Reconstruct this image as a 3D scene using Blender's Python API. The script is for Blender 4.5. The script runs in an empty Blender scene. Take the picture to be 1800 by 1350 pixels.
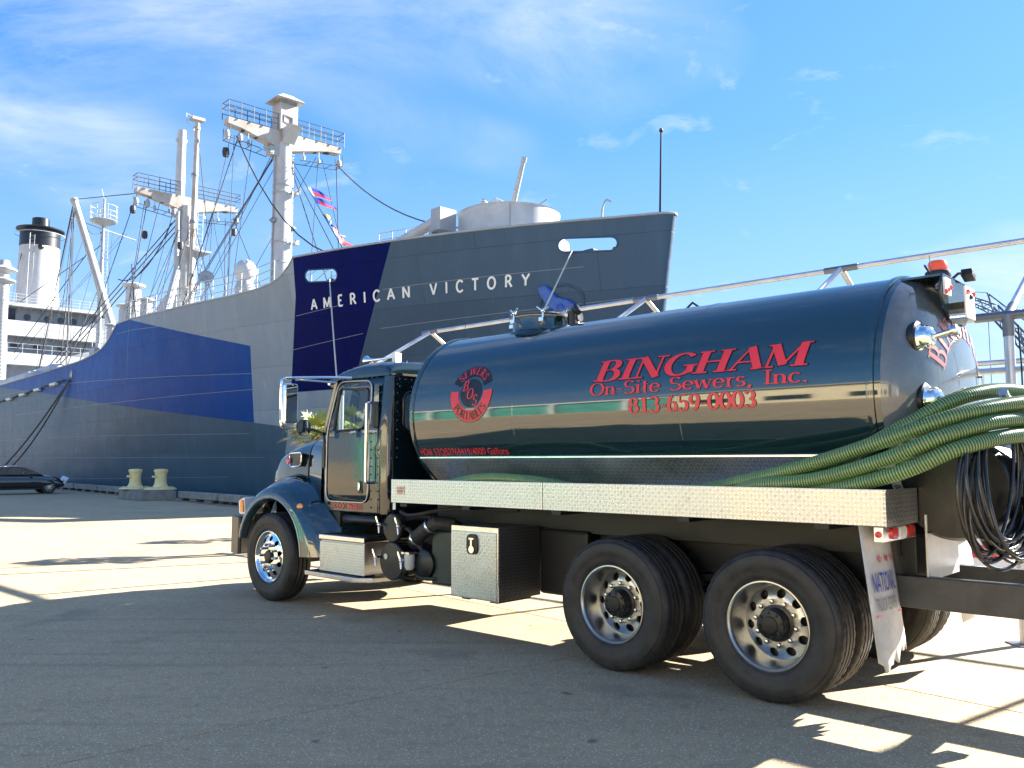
import bpy, bmesh, math, random
from mathutils import Vector, Matrix, geometry
R = math.radians
random.seed(7)
scn = bpy.context.scene
COL = scn.collection

# ------------------------------------------------------------------ camera, sky, sun, exposure
cd = bpy.data.cameras.new("camera"); cam = bpy.data.objects.new("camera", cd); COL.objects.link(cam)
cam.location = (0, 0, 1.6448); cam.rotation_euler = (R(90) + .0917, 0, 0)
cd.sensor_width = 36; cd.lens = 1495.5 / 1800 * 36; cd.clip_start = .05; cd.clip_end = 9000
scn.camera = cam
SUN_EL, SUN_AZ = R(28.5), math.atan2(.897, .443)
sd = bpy.data.lights.new("sun", 'SUN'); sun = bpy.data.objects.new("sun", sd); COL.objects.link(sun)
sd.energy = 5.0; sd.angle = R(.53); sd.color = (1, .95, .86)
sdir = Vector((math.sin(SUN_AZ) * math.cos(SUN_EL), math.cos(SUN_AZ) * math.cos(SUN_EL), math.sin(SUN_EL)))
sun.rotation_euler = sdir.to_track_quat('Z', 'Y').to_euler()
vs = scn.view_settings
vs.view_transform = 'Standard'; vs.look = 'None'; vs.exposure = 2.35; vs.gamma = 1; vs.use_curve_mapping = False

class NT:
    "tiny node-tree helper"
    def __init__(s, tree): s.t = tree; s.t.nodes.clear()
    def n(s, typ, **kw):
        nd = s.t.nodes.new(typ)
        for k, v in kw.items():
            if k == 'i':
                for kk, vv in v.items():
                    if isinstance(vv, bpy.types.NodeSocket): s.t.links.new(vv, nd.inputs[kk])
                    else: nd.inputs[kk].default_value = vv
            else: setattr(nd, k, v)
        return nd
    def m(s, op, a, b=None, c=None, clamp=False):
        nd = s.t.nodes.new('ShaderNodeMath'); nd.operation = op; nd.use_clamp = clamp
        for k, v in enumerate((a, b, c)):
            if v is None: continue
            if isinstance(v, bpy.types.NodeSocket): s.t.links.new(v, nd.inputs[k])
            else: nd.inputs[k].default_value = v
        return nd.outputs[0]
    def mix(s, fac, a, b, blend='MIX'):
        nd = s.t.nodes.new('ShaderNodeMix'); nd.data_type = 'RGBA'; nd.blend_type = blend
        for k, v in ((0, fac), (6, a), (7, b)):
            if isinstance(v, bpy.types.NodeSocket): s.t.links.new(v, nd.inputs[k])
            else: nd.inputs[k].default_value = (tuple(v) + (1,) if k and len(v) == 3 else v)
        return nd.outputs[2]
    def ramp(s, fac, pts):
        nd = s.t.nodes.new('ShaderNodeValToRGB'); s.t.links.new(fac, nd.inputs[0])
        el = nd.color_ramp.elements
        while len(el) < len(pts): el.new(.5)
        for e, (p, c) in zip(el, pts):
            e.position = p; e.color = (c, c, c, 1) if not isinstance(c, tuple) else c + (1,)
        return nd.outputs[0]
    def link(s, a, b): s.t.links.new(a, b)

w = bpy.data.worlds.new("World"); scn.world = w; w.use_nodes = True
k = NT(w.node_tree)
sky = k.n('ShaderNodeTexSky', sky_type='NISHITA', sun_disc=False, sun_elevation=SUN_EL, sun_rotation=SUN_AZ,
          altitude=0, air_density=1.0, dust_density=.2, ozone_density=2.5)
CZ = 14.9
tc = k.n('ShaderNodeTexCoord'); sx = k.n('ShaderNodeSeparateXYZ', i={0: tc.outputs['Generated']})
zz = k.m('ADD', k.m('MAXIMUM', sx.outputs[2], 0.0), .22)
cx = k.n('ShaderNodeCombineXYZ', i={0: k.m('ADD', k.m('DIVIDE', sx.outputs[0], zz), .85), 1: k.m('DIVIDE', sx.outputs[1], zz), 2: CZ})
mp = k.n('ShaderNodeMapping', i={0: cx.outputs[0], 'Rotation': (0, 0, R(38)), 'Scale': (1.0, 1.7, 1), 'Location': (1.75, .3, 0)})
big = k.n('ShaderNodeTexNoise', i={'Vector': cx.outputs[0], 'Scale': .85, 'Detail': 3.0, 'Roughness': .5, 'Distortion': .3})
wis = k.n('ShaderNodeTexNoise', i={'Vector': mp.outputs[0], 'Scale': 1.35, 'Detail': 10.0, 'Roughness': .68, 'Distortion': .45})
cl = k.m('MULTIPLY', k.ramp(big.outputs[0], [(.50, 0.), (.70, 1.)]), k.ramp(wis.outputs[0], [(.36, 0.), (.66, 1.)]))
puf = k.n('ShaderNodeTexNoise', i={'Vector': cx.outputs[0], 'Scale': 5.5, 'Detail': 8.0, 'Roughness': .6, 'Distortion': .5})
cl = k.m('ADD', cl, k.m('MULTIPLY', k.ramp(puf.outputs[0], [(.60, 0.), (.80, 1.)]), .55), clamp=True)
sc3 = k.n('ShaderNodeSeparateColor', i={0: sky.outputs[0]})
chn = [k.m('MULTIPLY', k.m('DIVIDE', sc3.outputs[q], k.m('ADD', k.m('MULTIPLY', sc3.outputs[q], .25), 1.)), gq) for q, gq in enumerate((.49, .93, 1.54))]
skc = k.n('ShaderNodeCombineColor', i={0: chn[0], 1: chn[1], 2: chn[2]}).outputs[0]
low = k.ramp(sx.outputs[2], [(0., .9), (.09, .52), (.20, .16), (.36, 0.)])          # pale sea air towards the horizon
skc = k.mix(low, skc, (2.7, 3.0, 3.2))
skc = k.mix(k.m('MULTIPLY', cl, .85), skc, (2.9, 3.15, 3.4))
bg = k.n('ShaderNodeBackground', i={'Color': skc, 'Strength': .072})
wo = k.n('ShaderNodeOutputWorld', i={0: bg.outputs[0]})

# ------------------------------------------------------------------ materials
MATS = {}
def mat(name, col, rough=.5, metal=0., var=0., vscale=3., bump=0., bscale=40., coat=0., spec=.5, ior=1.5, col2=None, aniso=None, emit=None, rvar=0.):
    if name in MATS: return MATS[name]
    m = bpy.data.materials.new(name); m.use_nodes = True; k = NT(m.node_tree); MATS[name] = m
    p = k.n('ShaderNodeBsdfPrincipled', i={'Roughness': rough, 'Metallic': metal, 'IOR': ior})
    p.inputs['Coat Weight'].default_value = coat; p.inputs['Coat Roughness'].default_value = .03
    p.inputs['Specular IOR Level'].default_value = spec
    tc = k.n('ShaderNodeTexCoord')
    c = tuple(col) + (1,)
    if var or col2:
        nz = k.n('ShaderNodeTexNoise', i={'Vector': tc.outputs['Object'], 'Scale': vscale, 'Detail': 7., 'Roughness': .62})
        f = k.ramp(nz.outputs[0], [(.36, 0.), (.68, 1.)])
        c2 = col2 if col2 else tuple(min(1, x * (1 + var)) for x in col)
        c1 = col if col2 else tuple(x * (1 - var) for x in col)
        k.link(k.mix(f, c1, c2), p.inputs['Base Color'])
        if rvar: k.link(k.m('ADD', k.m('MULTIPLY', f, rvar), rough - rvar / 2), p.inputs['Roughness'])
    else: p.inputs['Base Color'].default_value = c
    if bump:
        nb = k.n('ShaderNodeTexNoise', i={'Vector': tc.outputs['Object'], 'Scale': bscale, 'Detail': 4.})
        bp = k.n('ShaderNodeBump', i={'Strength': bump, 'Distance': .01, 'Height': nb.outputs[0]})
        k.link(bp.outputs[0], p.inputs['Normal'])
    if emit: p.inputs['Emission Color'].default_value = tuple(emit) + (1,); p.inputs['Emission Strength'].default_value = 1
    k.n('ShaderNodeOutputMaterial', i={0: p.outputs[0]})
    m['bsdf'] = p.name
    return m

def plate_mat(name, axes, col=(.76, .755, .73), rough=.27, sc=34., metal=1.):
    "tread plate: raised lozenges in alternating directions"
    if name in MATS: return MATS[name]
    m = bpy.data.materials.new(name); m.use_nodes = True; k = NT(m.node_tree); MATS[name] = m
    tc = k.n('ShaderNodeTexCoord'); s = k.n('ShaderNodeSeparateXYZ', i={0: tc.outputs['Object']})
    a = k.m('MULTIPLY', s.outputs['XYZ'.index(axes[0])], sc); b = k.m('MULTIPLY', s.outputs['XYZ'.index(axes[1])], sc)
    par = k.m('MODULO', k.m('ADD', k.m('ADD', k.m('FLOOR', a), k.m('FLOOR', b)), 2000.), 2.)
    sg = k.m('SUBTRACT', k.m('MULTIPLY', par, 2.), 1.)
    fa = k.m('SUBTRACT', k.m('FRACT', a), .5); fb = k.m('SUBTRACT', k.m('FRACT', b), .5)
    u = k.m('ADD', fa, k.m('MULTIPLY', sg, fb)); v = k.m('SUBTRACT', fa, k.m('MULTIPLY', sg, fb))
    d = k.m('ADD', k.m('POWER', k.m('MULTIPLY', u, 1.3), 2.), k.m('POWER', k.m('MULTIPLY', v, 5.4), 2.))
    h = k.m('MINIMUM', k.m('MULTIPLY', k.m('MAXIMUM', k.m('SUBTRACT', 1., d), 0.), 2.2), 1.)
    nz = k.n('ShaderNodeTexNoise', i={'Vector': tc.outputs['Object'], 'Scale': 2.2, 'Detail': 8., 'Roughness': .65})
    f = k.ramp(nz.outputs[0], [(.35, 0.), (.7, 1.)])
    bp = k.n('ShaderNodeBump', i={'Strength': 1., 'Distance': .012, 'Height': h})
    p = k.n('ShaderNodeBsdfPrincipled', i={'Metallic': metal, 'Normal': bp.outputs[0]})
    field = k.mix(f, tuple(c * .70 for c in col), tuple(c * .90 for c in col))
    dr = k.ramp(k.n('ShaderNodeTexNoise', i={'Vector': tc.outputs['Object'], 'Scale': 7., 'Detail': 9., 'Roughness': .7}).outputs[0], [(.58, 0.), (.74, .35)])
    k.link(k.mix(dr, k.mix(h, field, tuple(min(1, c * 1.25) for c in col)), tuple(c * .30 for c in col)), p.inputs['Base Color'])
    k.link(k.m('ADD', k.m('MULTIPLY', f, .14), k.m('SUBTRACT', rough + .08, k.m('MULTIPLY', h, .12))), p.inputs['Roughness'])
    k.n('ShaderNodeOutputMaterial', i={0: p.outputs[0]})
    return m

def glass_mat(name, tint=(.75, .82, .82)):
    if name in MATS: return MATS[name]
    m = bpy.data.materials.new(name); m.use_nodes = True; k = NT(m.node_tree); MATS[name] = m
    fr = k.n('ShaderNodeFresnel', i={0: 1.5})
    t = k.n('ShaderNodeBsdfTransparent', i={0: tint + (1,)}); g = k.n('ShaderNodeBsdfGlossy', i={0: (1, 1, 1, 1), 'Roughness': .01})
    mx = k.n('ShaderNodeMixShader', i={0: fr.outputs[0], 1: t.outputs[0], 2: g.outputs[0]})
    k.n('ShaderNodeOutputMaterial', i={0: mx.outputs[0]})
    return m

paint = mat('truck_paint', (.007, .024, .029), .05, 0, coat=0., ior=2.05, bump=.05, bscale=1.7)
paint_r = mat('cab_paint', (.004, .012, .016), .06, 0., coat=0., ior=1.85, bump=.11, bscale=4.)
chrome = mat('chrome', (.86, .86, .85), .05, 1.)
alu = mat('aluminium', (.70, .70, .69), .22, 1., var=.08, vscale=6., bump=.05, bscale=30.)
alu_dull = mat('dull_aluminium', (.50, .50, .49), .42, 1., var=.15, vscale=5., rvar=.2)
rubber = mat('rubber', (.010, .010, .010), .6, 0, col2=(.032, .030, .027), vscale=7., bump=.25, bscale=60.)
blackp = mat('black_paint', (.006, .007, .008), .38, 0, var=.3, vscale=8., bump=.08, bscale=25., rvar=.2)
dark = mat('frame_black', (.004, .005, .006), .5, 0, var=.4, vscale=6., bump=.1, bscale=30.)
redp = mat('red_lettering', (.62, .035, .05), .35)
blkp = mat('black_lettering', (.006, .006, .008), .35)
whitep = mat('white_plastic', (.75, .75, .73), .4)
amber = mat('amber_lens', (.85, .26, .03), .15, coat=.6)
redl = mat('red_lens', (.60, .015, .02), .15, coat=.8)
clearl = mat('clear_lens', (.75, .75, .72), .1, coat=.8)
orange = mat('orange_beacon', (.80, .10, .02), .2, coat=.5)
glass = glass_mat('window_glass')
PL_XZ = plate_mat('tread_plate_side', 'XZ'); PL_YZ = plate_mat('tread_plate_end', 'YZ', col=(.30, .30, .29), rough=.4); PL_XY = plate_mat('tread_plate_top', 'XY', rough=.35)
PL_BL = plate_mat('tread_plate_black', 'XY', col=(.06, .06, .06), rough=.4, sc=40.)

# ------------------------------------------------------------------ mesh helpers
def V(*a): return Vector(a)
class MB:
    def __init__(s): s.v = []; s.f = []; s.m = []
    def add(s, vs, fs, m=0):
        o = len(s.v); s.v += [tuple(p) for p in vs]
        for f in fs: s.f.append(tuple(i + o for i in f)); s.m.append(m)
        return s
    def box(s, c, d, m=0, rot=None):
        hx, hy, hz = d[0] / 2, d[1] / 2, d[2] / 2
        ps = [Vector((x * hx, y * hy, z * hz)) for x in (-1, 1) for y in (-1, 1) for z in (-1, 1)]
        if rot is not None: ps = [rot @ p for p in ps]
        c = Vector(c)
        return s.add([p + c for p in ps], [(0, 1, 3, 2), (4, 6, 7, 5), (0, 4, 5, 1), (2, 3, 7, 6), (0, 2, 6, 4), (1, 5, 7, 3)], m)
    def bb(s, a, b, m=0): return s.box([(x + y) / 2 for x, y in zip(a, b)], [abs(y - x) for x, y in zip(a, b)], m)
    def beam(s, a, b, wd, ht, m=0, up=(0, 0, 1)):
        a = Vector(a); b = Vector(b); d = (b - a); L = d.length; d.normalize()
        sd = d.cross(Vector(up)); sd = sd.normalized() if sd.length > 1e-4 else Vector((1, 0, 0)); u = sd.cross(d)
        M = Matrix((d, sd, u)).transposed()
        return s.box((a + b) / 2, (L, wd, ht), m, M)
    def cyl(s, a, b, r0, r1=None, n=14, m=0, caps=True):
        a = Vector(a); b = Vector(b); r1 = r0 if r1 is None else r1
        d = (b - a).normalized(); t = d.orthogonal().normalized(); q = d.cross(t)
        vs = []
        for p, r in ((a, r0), (b, r1)):
            for i in range(n):
                an = 2 * math.pi * i / n; vs.append(p + (t * math.cos(an) + q * math.sin(an)) * r)
        fs = [(i, (i + 1) % n, n + (i + 1) % n, n + i) for i in range(n)]
        if caps: fs += [tuple(range(n))[::-1], tuple(range(n, 2 * n))]
        return s.add(vs, fs, m)
    def tube(s, pts, r, n=8, m=0, closed=False, caps=True, mfn=None):
        pts = [Vector(p) for p in pts]; N = len(pts)
        rr = r if isinstance(r, (list, tuple)) else [r] * N
        t0 = (pts[1] - pts[0]).normalized(); nn = t0.orthogonal().normalized(); vs = []
        for i, p in enumerate(pts):
            if closed: t = (pts[(i + 1) % N] - pts[i - 1])
            else: t = pts[min(i + 1, N - 1)] - pts[max(i - 1, 0)]
            t = t.normalized() if t.length > 1e-9 else t0
            nn = (nn - t * nn.dot(t)); nn = nn.normalized() if nn.length > 1e-6 else t.orthogonal().normalized()
            b = t.cross(nn)
            for j in range(n):
                an = 2 * math.pi * j / n; vs.append(p + (nn * math.cos(an) + b * math.sin(an)) * rr[i])
        o = len(s.v); s.v += [tuple(p) for p in vs]
        for i in range(N if closed else N - 1):
            i2 = (i + 1) % N; mm = mfn(i) if mfn else m
            for j in range(n):
                j2 = (j + 1) % n; s.f.append((o + i * n + j, o + i * n + j2, o + i2 * n + j2, o + i2 * n + j)); s.m.append(mm)
        if caps and not closed:
            s.f.append(tuple(o + j for j in range(n))[::-1]); s.m.append(m)
            s.f.append(tuple(o + (N - 1) * n + j for j in range(n))); s.m.append(m)
        return s
    def lathe(s, prof, o=(0, 0, 0), ax=(0, 0, 1), n=32, m=0, a0=0., a1=2 * math.pi, mfn=None):
        o = Vector(o); d = Vector(ax).normalized(); t = d.orthogonal().normalized(); q = d.cross(t)
        full = abs(a1 - a0 - 2 * math.pi) < 1e-6; cnt = n if full else n + 1; vs = []
        for i in range(cnt):
            an = a0 + (a1 - a0) * i / n; e = t * math.cos(an) + q * math.sin(an)
            for r, h in prof: vs.append(o + d * h + e * r)
        P = len(prof); b = len(s.v); s.v += [tuple(p) for p in vs]
        for i in range(n):
            i2 = (i + 1) % cnt
            for j in range(P - 1):
                s.f.append((b + i * P + j, b + i2 * P + j, b + i2 * P + j + 1, b + i * P + j + 1)); s.m.append(mfn(j) if mfn else m)
        return s
    def grid(s, fn, nu, nv, m=0, cu=False):
        vs = [fn(i / (nu if cu else nu - 1) if nu > 1 else 0, j / (nv - 1)) for i in range(nu) for j in range(nv)]
        fs = []
        for i in range(nu if cu else nu - 1):
            i2 = (i + 1) % nu
            for j in range(nv - 1): fs.append((i * nv + j, i2 * nv + j, i2 * nv + j + 1, i * nv + j + 1))
        return s.add(vs, fs, m)
    def sphere(s, c, r, n=14, m=0, sc=(1, 1, 1)):
        c = Vector(c)
        pr = [(max(1e-4, math.sin(math.pi * i / (n // 2 + 2))), -math.cos(math.pi * i / (n // 2 + 2))) for i in range(n // 2 + 3)]
        k = MB().lathe(pr, n=n)
        return s.add([c + Vector((p[0] * sc[0], p[1] * sc[1], p[2] * sc[2])) * r for p in k.v], k.f, m)
    def prism(s, poly, fn, w0, w1, m=0):
        n = len(poly); vs = [fn(u, v, w0) for u, v in poly] + [fn(u, v, w1) for u, v in poly]
        fs = [tuple(range(n))[::-1], tuple(range(n, 2 * n))] + [(i, (i + 1) % n, n + (i + 1) % n, n + i) for i in range(n)]
        return s.add(vs, fs, m)
    def build(s, name, mats, parent=None, smooth=35, bevel=0, solid=0, loc=None, recalc=True, seg=2):
        me = bpy.data.meshes.new(name); me.from_pydata(s.v, [], s.f)
        for mt in (mats if isinstance(mats, (list, tuple)) else [mats]): me.materials.append(mt)
        if any(s.m): me.polygons.foreach_set('material_index', s.m)
        if recalc:
            bm = bmesh.new(); bm.from_mesh(me); bmesh.ops.remove_doubles(bm, verts=bm.verts, dist=1e-5)
            bmesh.ops.recalc_face_normals(bm, faces=bm.faces); bm.to_mesh(me); bm.free()
        if smooth:
            me.polygons.foreach_set('use_smooth', [True] * len(me.polygons)); me.set_sharp_from_angle(angle=R(smooth))
        me.update()
        o = bpy.data.objects.new(name, me); COL.objects.link(o)
        if parent: o.parent = parent
        if loc: o.location = loc
        if solid:
            md = o.modifiers.new('solid', 'SOLIDIFY'); md.thickness = solid; md.offset = -1
        if bevel:
            md = o.modifiers.new('bevel', 'BEVEL'); md.width = bevel; md.segments = seg; md.limit_method = 'ANGLE'; md.angle_limit = R(40)
        return o

def tag(o, label=None, cat=None, group=None, kind=None):
    for kk, vv in (('label', label), ('category', cat), ('group', group), ('kind', kind)):
        if vv: o[kk] = vv
    return o
def thing(name, label, cat, loc=(0, 0, 0), rz=0., group=None):
    o = bpy.data.objects.new(name, None); COL.objects.link(o); o.location = loc; o.rotation_euler = (0, 0, rz); o.empty_display_size = .2
    return tag(o, label, cat, group)
def copy_tree(o, parent=None, rec=True):
    c = o.copy(); COL.objects.link(c); c.parent = parent
    for ch in o.children: copy_tree(ch, c)
    return c

def inpoly(p, poly):
    x, y = p; r = False; j = len(poly) - 1
    for i in range(len(poly)):
        xi, yi = poly[i]; xj, yj = poly[j]
        if (yi > y) != (yj > y) and x < (xj - xi) * (y - yi) / (yj - yi) + xi: r = not r
        j = i
    return r
def cdt(outer, holes=(), pts=(), lines=()):
    "triangulate a flat outline with holes; returns 2-d points and triangles"
    vs = []; ed = []
    for lp in [outer] + list(holes):
        b = len(vs); vs += [Vector(p) for p in lp]; ed += [(b + i, b + (i + 1) % len(lp)) for i in range(len(lp))]
    for ln in lines:
        b = len(vs); vs += [Vector(p) for p in ln]; ed += [(b + i, b + i + 1) for i in range(len(ln) - 1)]
    vs += [Vector(p) for p in pts]
    ov, oe, of, *_ = geometry.delaunay_2d_cdt(vs, ed, [], 0, 1e-5)
    out = []
    for f in of:
        c = sum((ov[i] for i in f), Vector((0, 0))) / len(f)
        if inpoly(c, outer) and not any(inpoly(c, h) for h in holes): out.append(tuple(f))
    return ov, out
def rrect(x0, y0, x1, y1, r, n=5):
    o = []
    for cx, cy, a in ((x1 - r, y1 - r, 0), (x0 + r, y1 - r, 90), (x0 + r, y0 + r, 180), (x1 - r, y0 + r, 270)):
        for i in range(n + 1):
            t = R(a + 90 * i / n); o.append((cx + r * math.cos(t), cy + r * math.sin(t)))
    return o
def rpoly(pts, r, n=4):
    "round the corners of a polygon"
    out = []; N = len(pts)
    for i in range(N):
        p = Vector(pts[i]); a = Vector(pts[i - 1]) - p; b = Vector(pts[(i + 1) % N]) - p
        rr = min(r, a.length * .45, b.length * .45); a = p + a.normalized() * rr; b = p + b.normalized() * rr
        for j in range(n + 1):
            t = j / n; q = a * (1 - t) ** 2 + p * 2 * t * (1 - t) + b * t * t; out.append((q.x, q.y))
    return out
def circ(cx, cy, r, n=16, ry=None): return [(cx + r * math.cos(2 * math.pi * i / n), cy + (ry or r) * math.sin(2 * math.pi * i / n)) for i in range(n)]
def spline(pts, n=12):
    "Catmull-Rom through points"
    P = [Vector(p) for p in pts]; P = [P[0] * 2 - P[1]] + P + [P[-1] * 2 - P[-2]]; o = []
    for i in range(1, len(P) - 2):
        for j in range(n):
            t = j / n; a, b, c, d = P[i - 1], P[i], P[i + 1], P[i + 2]
            o.append(.5 * (2 * b + (c - a) * t + (2 * a - 5 * b + 4 * c - d) * t * t + (3 * b - a - 3 * c + d) * t ** 3))
    return o + [P[-2]]
def sag(a, b, s, n=14):
    a = Vector(a); b = Vector(b); return [a.lerp(b, i / n) - Vector((0, 0, s * 4 * (i / n) * (1 - i / n))) for i in range(n + 1)]

# ------------------------------------------------------------------ stroke lettering
def arc(cx, cy, rx, ry, a0, a1, n=12): return [(cx + rx * math.cos(R(a0 + (a1 - a0) * i / n)), cy + ry * math.sin(R(a0 + (a1 - a0) * i / n))) for i in range(n + 1)]
def St(x, y0=0, y1=1): return ('k', [(x, y0), (x, y1)])
S_ = lambda s=1: ('a', [(x * s, y * s) for x, y in arc(.33, .755, .225, .245, 25, 270) + arc(.33, .255, .25, .255, 90, -155)])
G = {
 'A': (.80, [('t', [(.06, 0), (.41, 1)]), ('k', [(.40, 1), (.74, 0)]), ('t', [(.18, .34), (.62, .34)])], [(.06, 0, .11), (.74, 0, .13)]),
 'B': (.76, [St(.17), ('a', [(.17, 1), (.36, 1)] + arc(.38, .765, .20, .235, 90, -90) + [(.17, .53)]), ('a', [(.3, .53)] + arc(.42, .265, .24, .265, 90, -90) + [(.17, 0)])], [(.13, 0, .1), (.13, 1, .1)]),
 'C': (.76, [('a', arc(.42, .5, .34, .5, 40, 320, 20))], []),
 'E': (.66, [St(.16), ('t', [(.16, 1), (.56, 1)]), ('t', [(.16, .52), (.46, .52)]), ('t', [(.16, 0), (.58, 0)])], [(.14, 0, .1), (.14, 1, .1)]),
 'G': (.84, [('a', arc(.43, .5, .35, .5, 42, 330, 20)), ('k', [(.72, .45), (.72, .08)])], [(.70, .45, .14)]),
 'H': (.88, [St(.17), St(.71), ('t', [(.17, .5), (.71, .5)])], [(.17, 0, .14), (.17, 1, .14), (.71, 0, .14), (.71, 1, .14)]),
 'I': (.38, [St(.19)], [(.19, 0, .15), (.19, 1, .15)]),
 'L': (.62, [St(.16), ('t', [(.16, 0), (.56, 0)])], [(.16, 0, .13), (.16, 1, .13)]),
 'M': (1.02, [('t', [(.13, 0), (.16, 1)]), ('k', [(.16, 1), (.50, .08)]), ('t', [(.50, .08), (.84, 1)]), ('k', [(.84, 1), (.87, 0)])], [(.13, 0, .11), (.14, 1, .09), (.87, 0, .14), (.88, 1, .09)]),
 'N': (.86, [('t', [(.14, 0), (.14, 1)]), ('k', [(.14, 1), (.70, 0)]), ('t', [(.70, 0), (.70, 1)])], [(.14, 0, .12), (.12, 1, .08), (.70, 1, .12)]),
 'O': (.84, [('a', arc(.42, .5, .35, .5, 0, 360, 28))], []),
 'P': (.70, [St(.17), ('a', [(.17, 1), (.36, 1)] + arc(.38, .74, .22, .26, 90, -90) + [(.17, .48)])], [(.17, 0, .14), (.13, 1, .1)]),
 'R': (.80, [St(.17), ('a', [(.17, 1), (.36, 1)] + arc(.38, .75, .21, .25, 90, -90) + [(.17, .5)]), ('k', [(.40, .5), (.70, 0)])], [(.17, 0, .13), (.13, 1, .1), (.72, 0, .09)]),
 'S': (.66, [S_()], []),
 'T': (.76, [St(.38), ('t', [(.06, 1), (.70, 1)])], [(.38, 0, .13)]),
 'V': (.78, [('k', [(.06, 1), (.39, 0)]), ('t', [(.39, 0), (.72, 1)])], [(.06, 1, .12), (.72, 1, .1)]),
 'W': (1.1, [('k', [(.06, 1), (.32, 0)]), ('t', [(.32, 0), (.55, 1)]), ('k', [(.55, 1), (.80, 0)]), ('t', [(.80, 0), (1.04, 1)])], [(.06, 1, .12), (.55, 1, .1), (1.04, 1, .1)]),
 'Y': (.78, [('k', [(.06, 1), (.39, .48)]), ('t', [(.39, .48), (.72, 1)]), St(.39, 0, .48)], [(.39, 0, .13), (.06, 1, .1), (.72, 1, .1)]),
 'n': (.66, [St(.15, 0, .66), ('a', arc(.33, .43, .18, .21, 165, 0)), St(.51, 0, .43)], [(.15, 0, .12), (.11, .66, .07), (.51, 0, .12)]),
 'i': (.32, [St(.15, 0, .66), St(.15, .86, .97)], [(.15, 0, .12), (.11, .66, .07)]),
 't': (.42, [('a', [(.18, .9), (.18, .14)] + arc(.28, .14, .10, .14, 180, 300, 6)), ('t', [(.04, .66), (.38, .66)])], []),
 'e': (.60, [('t', [(.10, .37), (.50, .37)]), ('a', arc(.30, .33, .22, .33, 5, 320, 16))], []),
 'w': (.86, [('k', [(.05, .66), (.23, 0)]), ('t', [(.23, 0), (.42, .66)]), ('k', [(.42, .66), (.60, 0)]), ('t', [(.60, 0), (.79, .66)])], [(.05, .66, .09), (.42, .66, .08), (.79, .66, .08)]),
 'r': (.48, [St(.15, 0, .66), ('a', arc(.32, .44, .16, .21, 165, 50, 6))], [(.15, 0, .12), (.11, .66, .07)]),
 's': (.48, [S_(.67)], []),
 'c': (.56, [('a', arc(.31, .33, .23, .33, 45, 320, 16))], []),
 '0': (.64, [('a', arc(.32, .5, .24, .5, 0, 360, 26))], []),
 '1': (.64, [St(.34), ('t', [(.16, .84), (.34, 1)])], [(.34, 0, .16)]),
 '3': (.64, [('a', arc(.30, .755, .20, .245, 155, -90)), ('a', arc(.30, .27, .23, .27, 90, -155))], []),
 '5': (.64, [('t', [(.16, 1), (.52, 1)]), ('t', [(.16, 1), (.13, .55)]), ('a', arc(.30, .32, .24, .32, 130, -150, 16))], []),
 '6': (.64, [('a', arc(.33, .30, .22, .30, 0, 360, 20)), ('a', arc(.42, .32, .31, .68, 100, 180, 10))], []),
 '8': (.64, [('a', arc(.32, .755, .19, .245, 0, 360, 20)), ('a', arc(.32, .26, .23, .26, 0, 360, 20))], []),
 '9': (.64, [('a', arc(.31, .70, .22, .30, 0, 360, 20)), ('a', arc(.22, .68, .31, .68, -80, 0, 10))], []),
 '-': (.40, [('k2', [(.06, .38), (.34, .38)])], []),
 ',': (.30, [('k', [(.16, .06), (.10, -.16)])], []),
 '.': (.30, [St(.14, -.01, .11)], []), ' ': (.42, [], []),
}
def letters(mb, txt, size, fn, thick=.17, thin=.06, serif=True, shear=0., space=0., xs=1., grow=0., m=0, start=0.):
    "stroke text; fn(u, v) puts a point of the flat text on its surface"
    x = start
    def stroke(pts, wf):
        q = []
        for (a, b) in zip(pts, pts[1:]):
            L = math.hypot(b[0] - a[0], b[1] - a[1]); n = max(1, int(L * size / .04))
            for i in range(n): q.append((a[0] + (b[0] - a[0]) * i / n, a[1] + (b[1] - a[1]) * i / n))
        q.append(pts[-1]); N = len(q); vs = []
        closed = math.hypot(q[0][0] - q[-1][0], q[0][1] - q[-1][1]) < 1e-6
        for i, p in enumerate(q):
            a = q[i - 1] if i else (q[-2] if closed else q[0]); b = q[i + 1] if i < N - 1 else (q[1] if closed else q[-1])
            tx, ty = b[0] - a[0], b[1] - a[1]; L = math.hypot(tx, ty) or 1; tx /= L; ty /= L
            h = wf(tx, ty) / 2 + grow
            px, py = p
            if grow and not closed:
                if i == 0: px -= tx * grow; py -= ty * grow
                if i == N - 1: px += tx * grow; py += ty * grow
            for sg in (1, -1):
                ux, uy = px - ty * h * sg, py + tx * h * sg
                vs.append(fn((x + ux * xs + uy * shear) * size, uy * size))
        mb.add(vs, [(2 * i, 2 * i + 1, 2 * i + 3, 2 * i + 2) for i in range(N - 1)], m)
    for ch in txt:
        wd, st, sf = G[ch]
        for kd, pts in st:
            if not serif: wf = lambda a, b: thick
            elif kd == 'k': wf = lambda a, b: thick
            elif kd == 'k2': wf = lambda a, b: thin * 1.4
            elif kd == 't': wf = lambda a, b: thin
            else: wf = lambda a, b: thin + (thick - thin) * abs(b) ** 1.6
            stroke(pts, wf)
        if serif:
            for sx_, sy_, hw in sf:
                off = thin / 2 if sy_ < .01 else -thin / 2
                stroke([(sx_ - hw - thick * .25, sy_ + off), (sx_ + hw + thick * .25, sy_ + off)], lambda a, b: thin)
        x += wd * xs + space
    return x * size
def text_width(txt, xs=1., space=0.): return sum(G[c][0] * xs + space for c in txt) - space
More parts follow.
